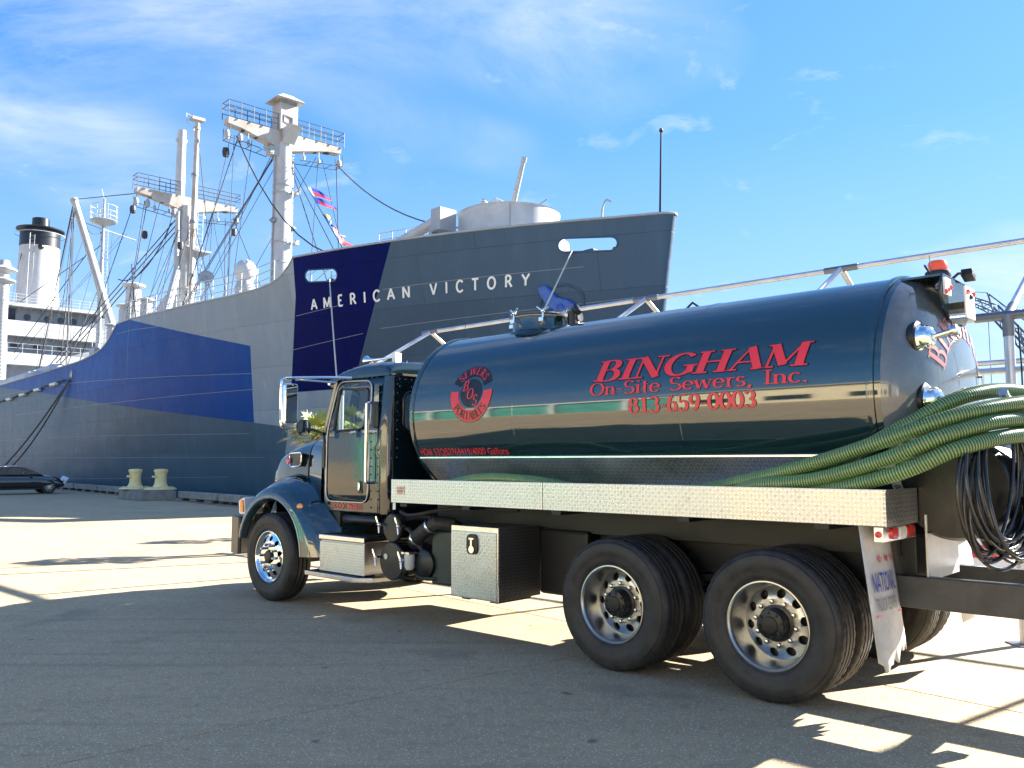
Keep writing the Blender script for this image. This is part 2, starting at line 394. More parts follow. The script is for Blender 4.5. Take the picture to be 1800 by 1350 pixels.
def font_mesh(name, txt, size, fn, mt, parent, xs=1., bold=0.):
    "flat print in the built-in sans face, laid on a surface by fn(u, v)"
    c = bpy.data.curves.new(name, 'FONT'); c.body = txt; c.size = size; c.offset = bold; c.resolution_u = 3
    o = bpy.data.objects.new(name, c); COL.objects.link(o)
    me = bpy.data.meshes.new_from_object(o.evaluated_get(bpy.context.evaluated_depsgraph_get()))
    COL.objects.unlink(o); bpy.data.objects.remove(o); bpy.data.curves.remove(c)
    for v in me.vertices: v.co = Vector(fn(v.co.x * xs, v.co.y))
    me.name = name; me.materials.clear(); me.materials.append(mt)
    ob = bpy.data.objects.new(name, me); COL.objects.link(ob); ob.parent = parent
    return ob
# ------------------------------------------------------------------ quay, water, far shore
def ground_mat(name, base, dark_, var=.5):
    m = bpy.data.materials.new(name); m.use_nodes = True; k = NT(m.node_tree)
    g = k.n('ShaderNodeNewGeometry'); pos = g.outputs['Position']
    n1 = k.n('ShaderNodeTexNoise', i={'Vector': pos, 'Scale': .55, 'Detail': 9., 'Roughness': .68})
    mpx = k.n('ShaderNodeMapping', i={0: pos, 'Rotation': (0, 0, R(47)), 'Scale': (.35, 2.4, 1)})
    n2 = k.n('ShaderNodeTexNoise', i={'Vector': mpx.outputs[0], 'Scale': 1.1, 'Detail': 8., 'Roughness': .65})
    n3 = k.n('ShaderNodeTexNoise', i={'Vector': pos, 'Scale': 95., 'Detail': 3., 'Roughness': .7})
    vo = k.n('ShaderNodeTexVoronoi', i={'Vector': pos, 'Scale': 40.})
    n4 = k.n('ShaderNodeTexNoise', i={'Vector': pos, 'Scale': 9., 'Detail': 6., 'Roughness': .7})
    f = k.m('ADD', k.m('MULTIPLY', k.ramp(n1.outputs[0], [(.34, 0.), (.68, 1.)]), .6), k.m('MULTIPLY', k.ramp(n2.outputs[0], [(.36, 0.), (.66, 1.)]), .4))
    c = k.mix(f, dark_, base)
    c = k.mix(k.ramp(n4.outputs[0], [(.52, 0.), (.70, .65)]), c, tuple(x * .60 for x in dark_))
    c = k.mix(k.ramp(n3.outputs[0], [(.40, .75), (.56, 0.)]), c, tuple(x * .42 for x in base))
    c = k.mix(k.ramp(vo.outputs['Distance'], [(.12, .85), (.30, 0.)]), c, tuple(min(.70, x * 2.1) for x in base))
    # cracks, oil spots, tyre scrubs
    dn = k.n('ShaderNodeTexNoise', i={'Vector': pos, 'Scale': 1.6, 'Detail': 5.})
    dv = k.n('ShaderNodeVectorMath', operation='MULTIPLY_ADD', i={0: dn.outputs['Color'], 1: (.55, .55, 0), 2: pos})
    ck = k.n('ShaderNodeTexVoronoi', feature='DISTANCE_TO_EDGE', i={'Vector': dv.outputs[0], 'Scale': .42})
    cm = k.m('MULTIPLY', k.ramp(ck.outputs['Distance'], [(.0, .45), (.004, 0.)]), k.ramp(n1.outputs[0], [(.54, 0.), (.62, 1.)]))
    c = k.mix(cm, c, (.05, .045, .035))
    sp_ = k.n('ShaderNodeTexVoronoi', i={'Vector': dv.outputs[0], 'Scale': 1.7}); c = k.mix(k.ramp(sp_.outputs['Distance'], [(.03, .7), (.075, 0.)]), c, (.07, .06, .05))
    ol = k.n('ShaderNodeTexNoise', i={'Vector': pos, 'Scale': .9, 'Detail': 4., 'Roughness': .5}); c = k.mix(k.ramp(ol.outputs[0], [(.60, 0.), (.70, .42)]), c, (.13, .115, .095))
    mp3 = k.n('ShaderNodeMapping', i={0: pos, 'Rotation': (0, 0, R(-42)), 'Scale': (.12, 5.0, 1)})
    ty = k.n('ShaderNodeTexNoise', i={'Vector': mp3.outputs[0], 'Scale': .8, 'Detail': 3.}); c = k.mix(k.ramp(ty.outputs[0], [(.60, 0.), (.70, .30)]), c, (.16, .14, .115))
    oi = k.n('ShaderNodeObjectInfo'); rn = k.m('ADD', k.m('MULTIPLY', oi.outputs['Random'], .16), .92)
    c = k.mix(1., c, k.n('ShaderNodeCombineXYZ', i={0: rn, 1: rn, 2: rn}).outputs[0], 'MULTIPLY')
    hh = k.m('ADD', n3.outputs[0], k.m('MULTIPLY', n4.outputs[0], .6))
    bp = k.n('ShaderNodeBump', i={'Strength': .45, 'Distance': .012, 'Height': hh})
    p = k.n('ShaderNodeBsdfPrincipled', i={'Base Color': c, 'Normal': bp.outputs[0], 'Roughness': .82})
    k.n('ShaderNodeOutputMaterial', i={0: p.outputs[0]}); MATS[name] = m
    return m
conc = ground_mat('quay_concrete', (.60, .44, .255), (.43, .315, .182))
jointm = mat('joint_dirt', (.03, .028, .025), .9)
wallc = mat('quay_wall_concrete', (.22, .21, .19), .85, var=.35, vscale=1.2, bump=.3, bscale=8.)
QA = math.atan2(-.757, .653); Q0 = (-10.94, 34.38, 0)
qx = Vector((.653, -.757, 0)); qy = Vector((.757, .653, 0))
def Q(x, y, z=0): return Vector(Q0) + qx * x + qy * y + Vector((0, 0, z))

quay = MB().bb((-700, -700, -6), (700, 0, -.02)).build('quay_pavement', [jointm], smooth=0)
quay.location = Q0; quay.rotation_euler = (0, 0, QA); tag(quay, kind='structure')
gap = .014
def slab(x0, x1, y0, y1, share={}):
    key = (round(x1 - x0, 3), round(y1 - y0, 3))
    if key not in share:
        o = MB().bb((-key[0] / 2 + gap / 2, -key[1] / 2 + gap / 2, -.019), (key[0] / 2 - gap / 2, key[1] / 2 - gap / 2, 0)).build('slab', conc, quay, smooth=0, bevel=.004, seg=1); share[key] = o.data
    else:
        o = bpy.data.objects.new('slab', share[key]); COL.objects.link(o); o.parent = quay
        md = o.modifiers.new('bevel', 'BEVEL'); md.width = .004; md.segments = 1; md.limit_method = 'ANGLE'
    o.location = ((x0 + x1) / 2, (y0 + y1) / 2, 0)
xs_ = [27.9 + 6.1 * i for i in range(-12, 5)]; ys_ = [0, -1.75, -7.85, -13.95, -20.05, -26.15]
for a, b in zip(xs_, xs_[1:]):
    for c, d in zip(ys_, ys_[1:]): slab(a, b, d, c)
slab(-700, xs_[0], -26.15, 0); slab(xs_[-1], 700, -26.15, 0); slab(-700, 700, -700, -26.15)

wm = bpy.data.materials.new('harbour_water'); wm.use_nodes = True; k = NT(wm.node_tree)
g = k.n('ShaderNodeNewGeometry'); nz = k.n('ShaderNodeTexNoise', i={'Vector': g.outputs['Position'], 'Scale': 1.3, 'Detail': 6., 'Roughness': .6})
bp_ = k.n('ShaderNodeBump', i={'Strength': .5, 'Distance': .12, 'Height': nz.outputs[0]})
p = k.n('ShaderNodeBsdfPrincipled', i={'Base Color': (.02, .05, .05, 1), 'Roughness': .06, 'IOR': 1.33, 'Normal': bp_.outputs[0]}); k.n('ShaderNodeOutputMaterial', i={0: p.outputs[0]})
tag(MB().bb((-3500, -3500, -8), (3500, 3500, -2.2)).build('water', wm, smooth=0), kind='structure')

redline = mat('worn_red_paint', (.30, .05, .06), .7, var=.35, vscale=4.)
ln = MB().bb((-60, -1.28, .001), (-7.95, -1.12, .005)).bb((-4.75, -1.28, .001), (40, -1.12, .005)).build('red_painted_line', redline, smooth=0, loc=Q0); ln.rotation_euler = (0, 0, QA); tag(ln, kind='structure')

# ------------------------------------------------------------------ timber rail along the edge, bollards, sign
timber = mat('weathered_timber', (.20, .185, .155), .85, bump=.5, bscale=14., col2=(.34, .33, .29), vscale=5.)
timber_d = mat('dark_timber', (.06, .055, .045), .9, var=.4, vscale=6.)
edge_rows = [(-41, 4.0), (-36.8, 4.6), (-32, 5.2), (-26.6, 5.0), (-21.4, 4.6), (-16.6, 3.9), (-12.5, 4.3)]
right_rows = [(-4.4, 4.3), (.05, 2.2), (2.4, 4.2), (6.8, 4.6), (11.6, 4.4), (16.2, 4.6), (21.0, 4.5)]
tl = {2.4: 'weathered grey timber beam whose end meets the truck bumper in view', .05: 'short dark mottled timber beam between two longer ones on the quay edge', -4.4: 'long pale grey timber beam starting at the right side of the bollard plinth', -12.5: 'dark timber beam ending at the left side of the bollard plinth'}
for xs, L in edge_rows + right_rows:
    t = thing('timber_beam', tl.get(xs, 'weathered timber beam on low blocks along the quay edge beneath the ship'), 'timber beam', Q(xs, -.72), QA, 'timber beams along the quay edge')
    b = MB().bb((0, -.15, .12), (L - .12, .15, .40)); b.build('beam', timber, t, smooth=0, bevel=.025)
    for f in (.12, .5, .88): MB().bb((L * f - .14, -.12, .004), (L * f + .14, .12, .12)).build('block', timber_d, t, smooth=0)
yel = mat('yellow_enamel', (.80, .64, .30), .45, var=.12, vscale=4., bump=.1, bscale=12., coat=.15)
pc = mat('plinth_concrete', (.27, .26, .23), .9, bump=.6, bscale=9., col2=(.16, .15, .13), vscale=2.5)
MBp = MB().bb((-1.55, -.75, 0), (1.55, .75, .40)).bb((-1.48, -.68, .40), (1.48, .68, .45)).build('concrete_plinth', pc, smooth=0, bevel=.03, loc=Q(-6.35, -1.55)); MBp.rotation_euler = (0, 0, QA)
tag(MBp, 'rough grey concrete plinth carrying the two yellow bollards', 'plinth')
for i, (bx, by, lb) in enumerate(((-7.05, -1.85, 'yellow cast mooring bollard on the concrete plinth, the left one of the pair'), (-5.6, -1.22, 'yellow cast mooring bollard on the concrete plinth, the right one nearer the truck'))):
    t = thing('mooring_bollard', lb, 'bollard', Q(bx, by, .452), QA, 'yellow bollards on the plinth')
    MB().lathe([(.001, .11), (.28, .11), (.36, .105), (.58, .085), (.66, .06), (.68, .0), (.001, .0)], n=40).build('base_flange', yel, t)
    MB().lathe([(.36, .10), (.30, .16), (.255, .26), (.235, .42), (.24, .62), (.27, .74), (.30, .80), (.295, .85), (.25, .885), (.12, .90), (.001, .905)], n=40).build('post', yel, t)
    MB().cyl((-.16, -.30, .56), (.16, -.30, .56), .045, n=12).cyl((-.14, -.2, .56), (-.14, -.31, .56), .03, n=8).cyl((.14, -.2, .56), (.14, -.31, .56), .03, n=8).build('horn', yel, t)
    for q_ in range(8):
        a = q_ * math.pi / 4 + .3; MB().cyl((.5 * math.cos(a), .5 * math.sin(a), .08), (.5 * math.cos(a), .5 * math.sin(a), .125), .035, n=6).build('anchor_bolt', yel, t)
t = thing('information_sign', 'small white tilted information board on a post beside the black car', 'sign', (-24.7, 47.0, 0), R(-10))
MB().cyl((0, 0, 0), (0, 0, .5), .035, n=10).build('post', alu_dull, t)
MB().box((0, 0, .58), (.46, .03, .66), 0, Matrix.Rotation(R(-32), 3, 'X') @ Matrix.Rotation(R(18), 3, 'Y')).build('board', whitep, t, smooth=0, bevel=.008)
MB().box((.01, -.025, .60), (.2, .012, .22), 0, Matrix.Rotation(R(-32), 3, 'X') @ Matrix.Rotation(R(18), 3, 'Y')).build('picture_panel', mat('grey_print', (.25, .3, .33), .5), t, smooth=0)

# ------------------------------------------------------------------ black car
carp = mat('car_paint', (.006, .008, .013), .08, 0, coat=1., ior=1.6); carg = glass_mat('car_glass', (.35, .4, .4))
cq = thing('parked_car', 'black two door coupe parked nose towards the quay edge', 'car', (0, 0, 0), 0)
hdg = math.atan2(.653, .757)
cq.scale = (1, 1, 1.08); cq.rotation_euler = (0, 0, hdg); fw = Vector((-24.27, 44.87, 0)); cq.location = fw - Matrix.Rotation(hdg, 3, 'Z') @ Vector((1.42, -.80, 0))
prof = [(-2.35, .62, .30), (-2.28, .86, .26), (-1.75, .98, .22), (-1.1, 1.0, .2), (-.3, .98, .2), (.5, .97, .2), (.95, .95, .2), (1.5, .90, .22), (1.85, .82, .24), (2.08, .68, .28), (2.14, .5, .33)]
def carsec(u, v):
    f = u * (len(prof) - 1); i = min(int(f), len(prof) - 2); t = f - i
    x, zt, zb = [prof[i][q] * (1 - t) + prof[i + 1][q] * t for q in range(3)]
    hw = .93 * (1 - .12 * (abs(x) / 2.36) ** 4)
    a = math.pi * 2 * v; c, s_ = math.cos(a), math.sin(a)
    yy = hw * math.copysign(abs(c) ** .45, c); zc_ = (zt + zb) / 2 + .06; zh = (zt - zb) / 2
    z = zc_ - .06 + zh * math.copysign(abs(s_) ** .55, s_)
    return (x, yy * (1 - .07 * max(0, s_)), z)
MB().grid(lambda u, v: carsec(u, v), 41, 33).build('body', carp, cq, smooth=50)
roofp = [(-1.9, .97), (-1.35, 1.2), (-.75, 1.33), (-.1, 1.37), (.35, 1.30), (.85, 1.08), (1.15, .93)]
def rp(u):
    f = u * (len(roofp) - 1); i = min(int(f), len(roofp) - 2); t = f - i; return [roofp[i][q] * (1 - t) + roofp[i + 1][q] * t for q in (0, 1)]
def roofg(u, v):
    x, z = rp(u); hw = .80 - .17 * max(0, (z - .93) / .44); a = v * 2 - 1; return (x, hw * a, z - .05 * a * a * a * a)
MB().grid(roofg, 25, 13).build('roof', carp, cq, smooth=50, solid=.02)
for s_ in (-1, 1):
    def sideg(u, v, s_=s_):
        x, z = rp(.06 + .88 * u); z = z - .06; hw = .80 - .17 * max(0, (z - .93) / .44); zl = .93; zq = max(zl + .01, z)
        zz_ = zl + (zq - zl) * v; return (x, s_ * (.86 - .23 * (zz_ - zl) / .44), zz_)
    MB().grid(sideg, 20, 4).build('side_window', carg, cq, smooth=50)
    MB().box((.62, s_ * .98, .98), (.12, .2, .13)).build('wing_mirror', carp, cq, bevel=.03)
    MB().bb((-1.0, s_ * .915, .25), (1.0, s_ * .935, .29)).build('sill_trim', blackp, cq, smooth=0)
    MB().box((2.04, s_ * .6, .66), (.12, .4, .1)).build('headlight', clearl, cq, bevel=.02)
def coupe_wheel(x, y):
    sg = 1 if y > 0 else -1
    wq = MB().cyl((x, y + sg * .09, .335), (x, y + sg * .115, .335), .06, n=12).build('wheel', alu, cq)
    MB().lathe([(.22, -.11), (.31, -.115), (.335, -.09), (.335, .09), (.31, .115), (.235, .11)], (x, y, .335), (0, 1, 0), 36).build('tyre', rubber, wq)
    r_ = MB().lathe([(.245, .10), (.235, .11), (.225, .09), (.22, -.02), (.001, -.02)], (x, y, .335), (0, sg, 0), 30, mfn=lambda j: 1 if j == 3 else 0)
    for i in range(10):
        a = i * 2 * math.pi / 10; d = Vector((math.cos(a), 0, math.sin(a))); o = Vector((x, y + sg * .095, .335))
        r_.beam(o + d * .04, o + d * .235, .03, .022, up=(0, 1, 0))
    r_.build('rim', [alu, blackp], wq)
for x in (1.42, -1.42):
    for y in (.80, -.80): coupe_wheel(x, y)

# ------------------------------------------------------------------ tent frame (bare poles)
pole = mat('tent_pole', (.52, .54, .60), .36, .6, var=.12, vscale=4.); pole_j = mat('tent_pole_joint', (.16, .17, .2), .4, .6)
TH = .8250; tal = Vector((-math.sin(TH), math.cos(TH), 0)); tac = Vector((math.cos(TH), math.sin(TH), 0))
E0 = Vector((4.64, 7.87, 0)); EZ = 3.015; TW = 2.08; RZ = 1.16
S_N = [-2.6, 0, 2.35, 5.4, 7.0, 10.4]
tf = thing('tent_frame', 'bare metal frame of a long ridge tent behind the tanker truck', 'tent frame', E0, 0)
def TP(s, c, z): return tal * s + tac * c + Vector((0, 0, z))
for i, s in enumerate(S_N):
    rd = TP(s, TW, EZ + RZ)
    for c in (0, 2 * TW):
        ev = TP(s, c, EZ)
        MB().cyl(ev, rd, .036, n=12).build('rafter', pole, tf)
        if i in (0, 1, 3, 5):
            MB().cyl(TP(s, c, .012), ev, .045, n=14).build('post', pole, tf)
            MB().bb((ev.x - .12, ev.y - .12, .001), (ev.x + .12, ev.y + .12, .012)).build('base_plate', pole_j, tf, smooth=0)
        MB().cyl(ev + tal * .28, ev - tal * .28, .044, n=12).cyl(ev, ev - Vector((0, 0, .2)), .052, n=12).cyl(ev, ev + (rd - ev).normalized() * .25, .044, n=12).build('corner_fitting', pole_j, tf)
    MB().cyl(rd + tal * .22, rd - tal * .22, .043, n=12).build('ridge_fitting', pole_j, tf)
for a, b in zip(S_N, S_N[1:]):
    MB().cyl(TP(a, TW, EZ + RZ), TP(b, TW, EZ + RZ), .036, n=12).build('ridge_pole', pole, tf)
    for c in (0, 2 * TW): MB().cyl(TP(a, c, EZ), TP(b, c, EZ), .036, n=12).build('eave_pole', pole, tf)
for a, b in ((-2.6, 0), (0, 5.4)): MB().cyl(TP(a, 0, 2.50), TP(b, 0, 2.50), .03, n=10).build('side_rail', pole, tf)
MB().cyl(TP(0, 0, EZ - .02), TP(-2.6, TW * .55, EZ + RZ * .55), .036, n=10).build('brace', pole, tf)
strap = MB().tube([TP(-.08, 0, EZ - .1), TP(-.1, -.05, EZ - .45), TP(-.1, -.06, EZ - .9)], .008, n=6); strap.build('tie_strap', blackp, tf)

# ------------------------------------------------------------------ fan palms behind the cab
leaf = mat('palm_leaf', (.13, .19, .025), .45, col2=(.30, .30, .06), vscale=7.); bark = mat('palm_bark', (.12, .09, .06), .9, var=.4, vscale=9., bump=.6, bscale=16.)
def fan_palm(loc, h, r, lb, seed, nf=22):
    rnd = random.Random(seed); t = thing('fan_palm', lb, 'palm', loc, rnd.random() * 6, 'fan palms on the quay')
    MB().tube([(0, 0, 0), (.03, .01, h * .3), (.0, .03, h * .6), (.01, .0, h)], [.13, .11, .10, .09], n=10).build('trunk', bark, t)
    mb = MB()
    for i in range(nf):
        az = i * 2.4 + rnd.uniform(-.2, .2); el = R(rnd.uniform(-25, 75)); L = r * rnd.uniform(.4, .62)
        d = Vector((math.cos(az) * math.cos(el), math.sin(az) * math.cos(el), math.sin(el))); side = Vector((-math.sin(az), math.cos(az), 0)); up = d.cross(side) * -1
        b0 = Vector((0, 0, h)); c = b0 + d * L; mb.tube([b0, b0 + d * L * .5 + up * .01, c], [.012, .01, .007], n=4, m=0)
        for j in range(17):
            a = R(-105 + 210 * j / 16); ll = r * rnd.uniform(.42, .56) * (1 - .25 * abs(a) / R(105))
            v = d * math.cos(a) + side * math.sin(a); tip = c + v * ll - Vector((0, 0, ll * rnd.uniform(.08, .4))); mid = c + v * ll * .55 + up * .02
            pw = (up.cross(v)).normalized() * .014 * (r / .6)
            mb.add([c - pw * .4, c + pw * .4, mid + pw, mid - pw, tip], [(0, 1, 2, 3), (3, 2, 4)])
    mb.build('crown', leaf, t, smooth=0, recalc=False)
fan_palm((-3.72, 16.2, 0), 2.15, .68, 'yellow green fan palm seen in front of the cab under the mirror', 3, 26)
fan_palm((-2.95, 16.3, 0), 2.2, .64, 'fan palm seen through the cab door window', 5, 26)
fan_palm((-3.3, 19.6, 0), 1.95, .7, 'unseen fan palm added behind the truck cab for its shadow on the quay', 8, 24)  # added out of view to throw a dark patch on the lit pavement

# ------------------------------------------------------------------ building behind the camera (mirrored in the tank)
crm = mat('cream_stucco', (.62, .53, .34), .9, var=.12, vscale=.8, bump=.2, bscale=5.); teal = mat('teal_panel', (.07, .26, .21), .5, var=.2, vscale=1.); whs = mat('white_stucco', (.62, .62, .58), .85, var=.1, vscale=1.)
dkgl = mat('dark_window', (.02, .025, .03), .08, coat=.5); roofm = mat('roof_metal', (.30, .31, .32), .5, .3)
def tw(x, y, z=0):  # truck frame to world
    return Vector((2.5837, 6.8888, 0)) + tal * x + Vector((-math.cos(TH), -math.sin(TH), 0)) * y + Vector((0, 0, z))
TR = R(90) + TH
bl = thing('terminal_building', 'long low cream terminal building with flat roof facing the ship, mirrored in the tank', 'building', tw(2, 25), TR)
MB().bb((-19, 0, 0), (14, 9, 6.0)).build('wall', crm, bl, smooth=0)
MB().bb((14, -.6, 0), (34, 9, 4.8)).build('wing', teal, bl, smooth=0)
MB().bb((-19.4, -.9, 6.0), (14.4, 9.4, 6.4)).build('roof', roofm, bl, smooth=0)
MB().bb((13.9, -1.4, 4.8), (34.4, 9.4, 5.2)).build('wing_roof', whs, bl, smooth=0)
for i in range(8):
    wq = MB().bb((-17.5 + 4 * i, -.06, 1.0), (-15.2 + 4 * i, -.01, 2.9)).build('window', dkgl, bl, smooth=0)
    MB().bb((-17.65 + 4 * i, -.10, .88), (-15.05 + 4 * i, -.02, .99)).build('sill', whs, wq, smooth=0)
for i in range(5): MB().cyl((15.5 + 4 * i, -1.2, 0), (15.5 + 4 * i, -1.2, 4.8), .14, n=12).build('column', whs, bl)
bl2 = thing('storage_shed', 'grey metal storage shed beside the terminal building behind the camera', 'building', tw(-32, 28), TR)
MB().bb((-14, 0, 0), (10, 10, 5.6)).build('wall', mat('shed_wall', (.30, .31, .30), .6, var=.12, vscale=1.), bl2, smooth=0)
MB().prism([(0, 5.6), (10.4, 5.6), (5, 7.4), (-.4, 5.6)], lambda a, b, c: (c, a, b), -14.3, 10.3).build('roof', roofm, bl2, smooth=0)
MB().bb((-4, -.05, 0), (1, -.01, 4)).build('roller_door', whs, bl2, smooth=0)

# ------------------------------------------------------------------ far shore, crane, small boat
far = tag(MB().bb((-900, 620, -4), (1400, 760, 1.5)).build('far_shore', mat('far_ground', (.12, .14, .08), .9, var=.3, vscale=.02), smooth=0), kind='structure')
for i, (x, wd, h, c) in enumerate(((330, 40, 12, 'white'), (392, 30, 17, 'tan'), (440, 46, 9, 'grey'))):
    t = thing('dock_warehouse', c + ' flat roofed warehouse on the far shore at the right edge', 'building', (x, 640, 1.5), 0)
    MB().bb((-wd / 2, 0, 0), (wd / 2, 18, h)).build('wall', mat('far_wall_' + c, {'white': (.6, .6, .6), 'tan': (.42, .36, .28), 'grey': (.33, .34, .36)}[c], .8), t, smooth=0)
    MB().bb((-wd / 2 - .5, -.5, h), (wd / 2 + .5, 18.5, h + .8)).build('roof', roofm, t, smooth=0)
    for q_ in range(6): MB().bb((-wd / 2 + 2 + q_ * (wd - 4) / 6, -.1, 2), (-wd / 2 + 2 + (q_ + .6) * (wd - 4) / 6, -.02, h * .6)).build('window', dkgl, t, smooth=0)
crs = mat('crane_steel', (.17, .18, .22), .5, var=.2, vscale=.4)
def lattice(mb, a, b, w0, w1, n, r=.09):
    a = Vector(a); b = Vector(b); d = (b - a).normalized(); s1 = Vector((0, 1, 0)); u = s1.cross(d).normalized()
    cs = [(1, 1), (1, -1), (-1, -1), (-1, 1)]
    pt = lambda i, c: a.lerp(b, i / n) + (u * c[0] + s1 * c[1]) * (w0 + (w1 - w0) * i / n) / 2
    for c in cs: mb.cyl(pt(0, c), pt(n, c), r * 1.3, n=5)
    for i in range(n):
        for q_ in range(4): mb.cyl(pt(i, cs[q_]), pt(i + 1, cs[(q_ + 1) % 4] if i % 2 else cs[q_ - 1]), r * .7, n=4)
cr = thing('harbour_crane', 'distant lattice boom crane against the sky at the right edge', 'crane', (96, 130, -2.2), 0)
mb = MB(); lattice(mb, (-2, 0, 5), (-21.7, 0, 27.5), 1.9, 1.3, 18, .13); mb.build('boom', crs, cr, smooth=0)
mb = MB(); lattice(mb, (-21.7, 0, 27.5), (-28.6, 0, 30.4), 1.2, .5, 9, .09); mb.build('jib', crs, cr, smooth=0)
MB().cyl((-21.7, 0, 27.5), (-22.3, 0, 30.0), .14, n=6).build('gantry_strut', crs, cr)
MB().tube([(-28.6, 0, 30.4), (-22.3, 0, 30.0), (-19.5, 0, 27.5)], .05, n=5).build('jib_stay', crs, cr)
for dz in (0, .8, 1.6): MB().tube([(-22.3, .2 * dz, 30.0), (4, .2 * dz, 9 + dz)], .06, n=5).build('pendant_line', crs, cr)
MB().tube([(-22.4, 0, 27.5), (-22.4, 0, 12)], .05, n=5).box((-22.4, 0, 11.5), (.6, .5, 1.2)).build('hoist_line', crs, cr)
MB().bb((-5, -2.5, 1.2), (6, 2.5, 6)).build('cab', mat('crane_body', (.45, .30, .05), .5), cr, smooth=0, bevel=.1)
MB().bb((-6, -3.5, 0), (6, -2, 1.6)).bb((-6, 2, 0), (6, 3.5, 1.6)).build('tracks', crs, cr, smooth=0)
MB().bb((-40, -20, -2), (40, 20, -.02)).build('barge', crs, cr, smooth=0)

bt = thing('moored_boat', 'white harbour boat with metal railings moored behind the truck rear', 'boat', Q(32.0, 3.1, -2.2), QA)
bw = mat('boat_white', (.72, .73, .74), .35, var=.06, vscale=2.); bn = mat('boat_dark', (.02, .03, .05), .3); bred = mat('boat_red', (.30, .04, .06), .5)
def bsec(u, v):
    x = -9 + 18 * u; hw = 2.2 * (1 - max(0, (u - .55) / .45) ** 2.2); a = v; return (x, hw * (1 - .25 * a * a) * (1 if True else 0), 1.9 + .5 * u * u - 2.3 * a)
MB().grid(bsec, 22, 6).grid(lambda u, v: (bsec(u, v)[0], -bsec(u, v)[1], bsec(u, v)[2]), 22, 6).grid(lambda u, v: (bsec(u, 0)[0], bsec(u, 0)[1] * (2 * v - 1), 1.9 + .5 * u * u), 22, 2, m=1).build('hull', [bw, bred], bt, smooth=40)
MB().bb((-7.5, -1.5, 1.95), (-.5, 1.5, 4.1)).build('cabin', bw, bt, smooth=0, bevel=.06)
MB().bb((-7.8, -1.7, 4.1), (-.2, 1.7, 4.25)).build('cabin_roof', bw, bt, smooth=0, bevel=.04)
for i in range(4): MB().bb((-7 + 1.6 * i, -1.53, 2.9), (-5.9 + 1.6 * i, -1.51, 3.7)).build('window', dkgl, bt, smooth=0)
MB().bb((.2, -1.2, 2.0), (1.9, .2, 3.3)).bb((.3, -1.21, 3.3), (1.2, 0, 3.45), 1).build('locker', [bw, mat('blue_lid', (.03, .10, .45), .4)], bt, smooth=0, bevel=.02)
for hh in (.35, .65, 1.0): MB().tube([(-8.5 + i * 1.0, -(bsec((i * 1.0 + .5) / 18, 0)[1] - .08), 2.0 + hh + .5 * ((i + .5) / 18) ** 2) for i in range(17)], .02, n=6).build('rail', alu, bt)
for i in range(9): MB().cyl((-8.5 + i * 2, -(bsec((i * 2 + .5) / 18, 0)[1] - .08), 1.9), (-8.5 + i * 2, -(bsec((i * 2 + .5) / 18, 0)[1] - .08), 3.0 + .5 * ((2 * i + .5) / 18) ** 2), .022, n=6).build('stanchion', alu, bt)
# folding sign stand past the rear wheels
t = thing('sign_stand', 'low folding sign stand with a red and white panel past the rear wheels', 'sign', (6.05, 10.9, 0), R(-25))
for x in (-.32, .32):
    for y, y2 in ((-.22, -.03), (.22, .03)): MB().cyl((x, y, .005), (x, y2, .78), .014, n=8).build('leg', redline, t)
MB().box((0, -.13, .52), (.60, .012, .44), 0, Matrix.Rotation(R(-14), 3, 'X')).build('panel', whitep, t, smooth=0)
MB().box((0, -.145, .53), (.46, .006, .16), 0, Matrix.Rotation(R(-14), 3, 'X')).build('printed_band', redp, t, smooth=0)
# ------------------------------------------------------------------ the tank truck (local frame: x forward, y to the driver's side, z up)
T = thing('tank_truck', 'dark green vacuum tank truck with red lettering on its polished tank', 'truck', (2.5837, 6.8888, 0), TR)
ZC, RT, XF, XR = 2.156, .893, 4.16, -.66
# wheels -----------------------------------------------------------
def tyre_mesh():
    pr = [(.296, -.112), (.325, -.137), (.40, -.147), (.47, -.140), (.502, -.125), (.516, -.108), (.520, -.095)]
    for g_ in (-.055, 0, .055): pr += [(.522, g_ - .010), (.508, g_ - .006), (.508, g_ + .006), (.522, g_ + .010)]
    pr += [(.520, .095), (.516, .108), (.502, .125), (.488, .134), (.484, .131), (.476, .139), (.44, .1475), (.40, .148), (.394, .145), (.36, .143), (.335, .138), (.322, .131), (.318, .126), (.306, .122), (.298, .112)]
    N = 192; mb = MB().lathe(pr, (0, 0, 0), (0, 1, 0), N); P = len(pr)
    for i in range(N):
        for j in (5, 6, 18, 19, 20):
            if i % 4 == 0:
                v = mb.v[i * P + j]; s_ = .991; mb.v[i * P + j] = (v[0] * s_, v[1], v[2] * s_)
    return mb
def rim_rear():
    mb = MB().lathe([(.300, .112), (.308, .124), (.305, .132), (.297, .133), (.289, .126), (.283, .10), (.276, .04), (.262, -.03), (.256, -.055)], (0, 0, 0), (0, 1, 0), 72)
    return mb, lambda r: -.055 + .035 * min(1, max(0, (.256 - r) / .07)), .256, .100, .207, .033
def rim_front():
    mb = MB().lathe([(.300, .112), (.308, .124), (.305, .132), (.297, .133), (.289, .126), (.280, .104), (.268, .092), (.260, .094)], (0, 0, 0), (0, 1, 0), 72)
    return mb, lambda r: .094 + .032 * min(1, max(0, (.26 - r) / .07)), .26, .085, .213, .031
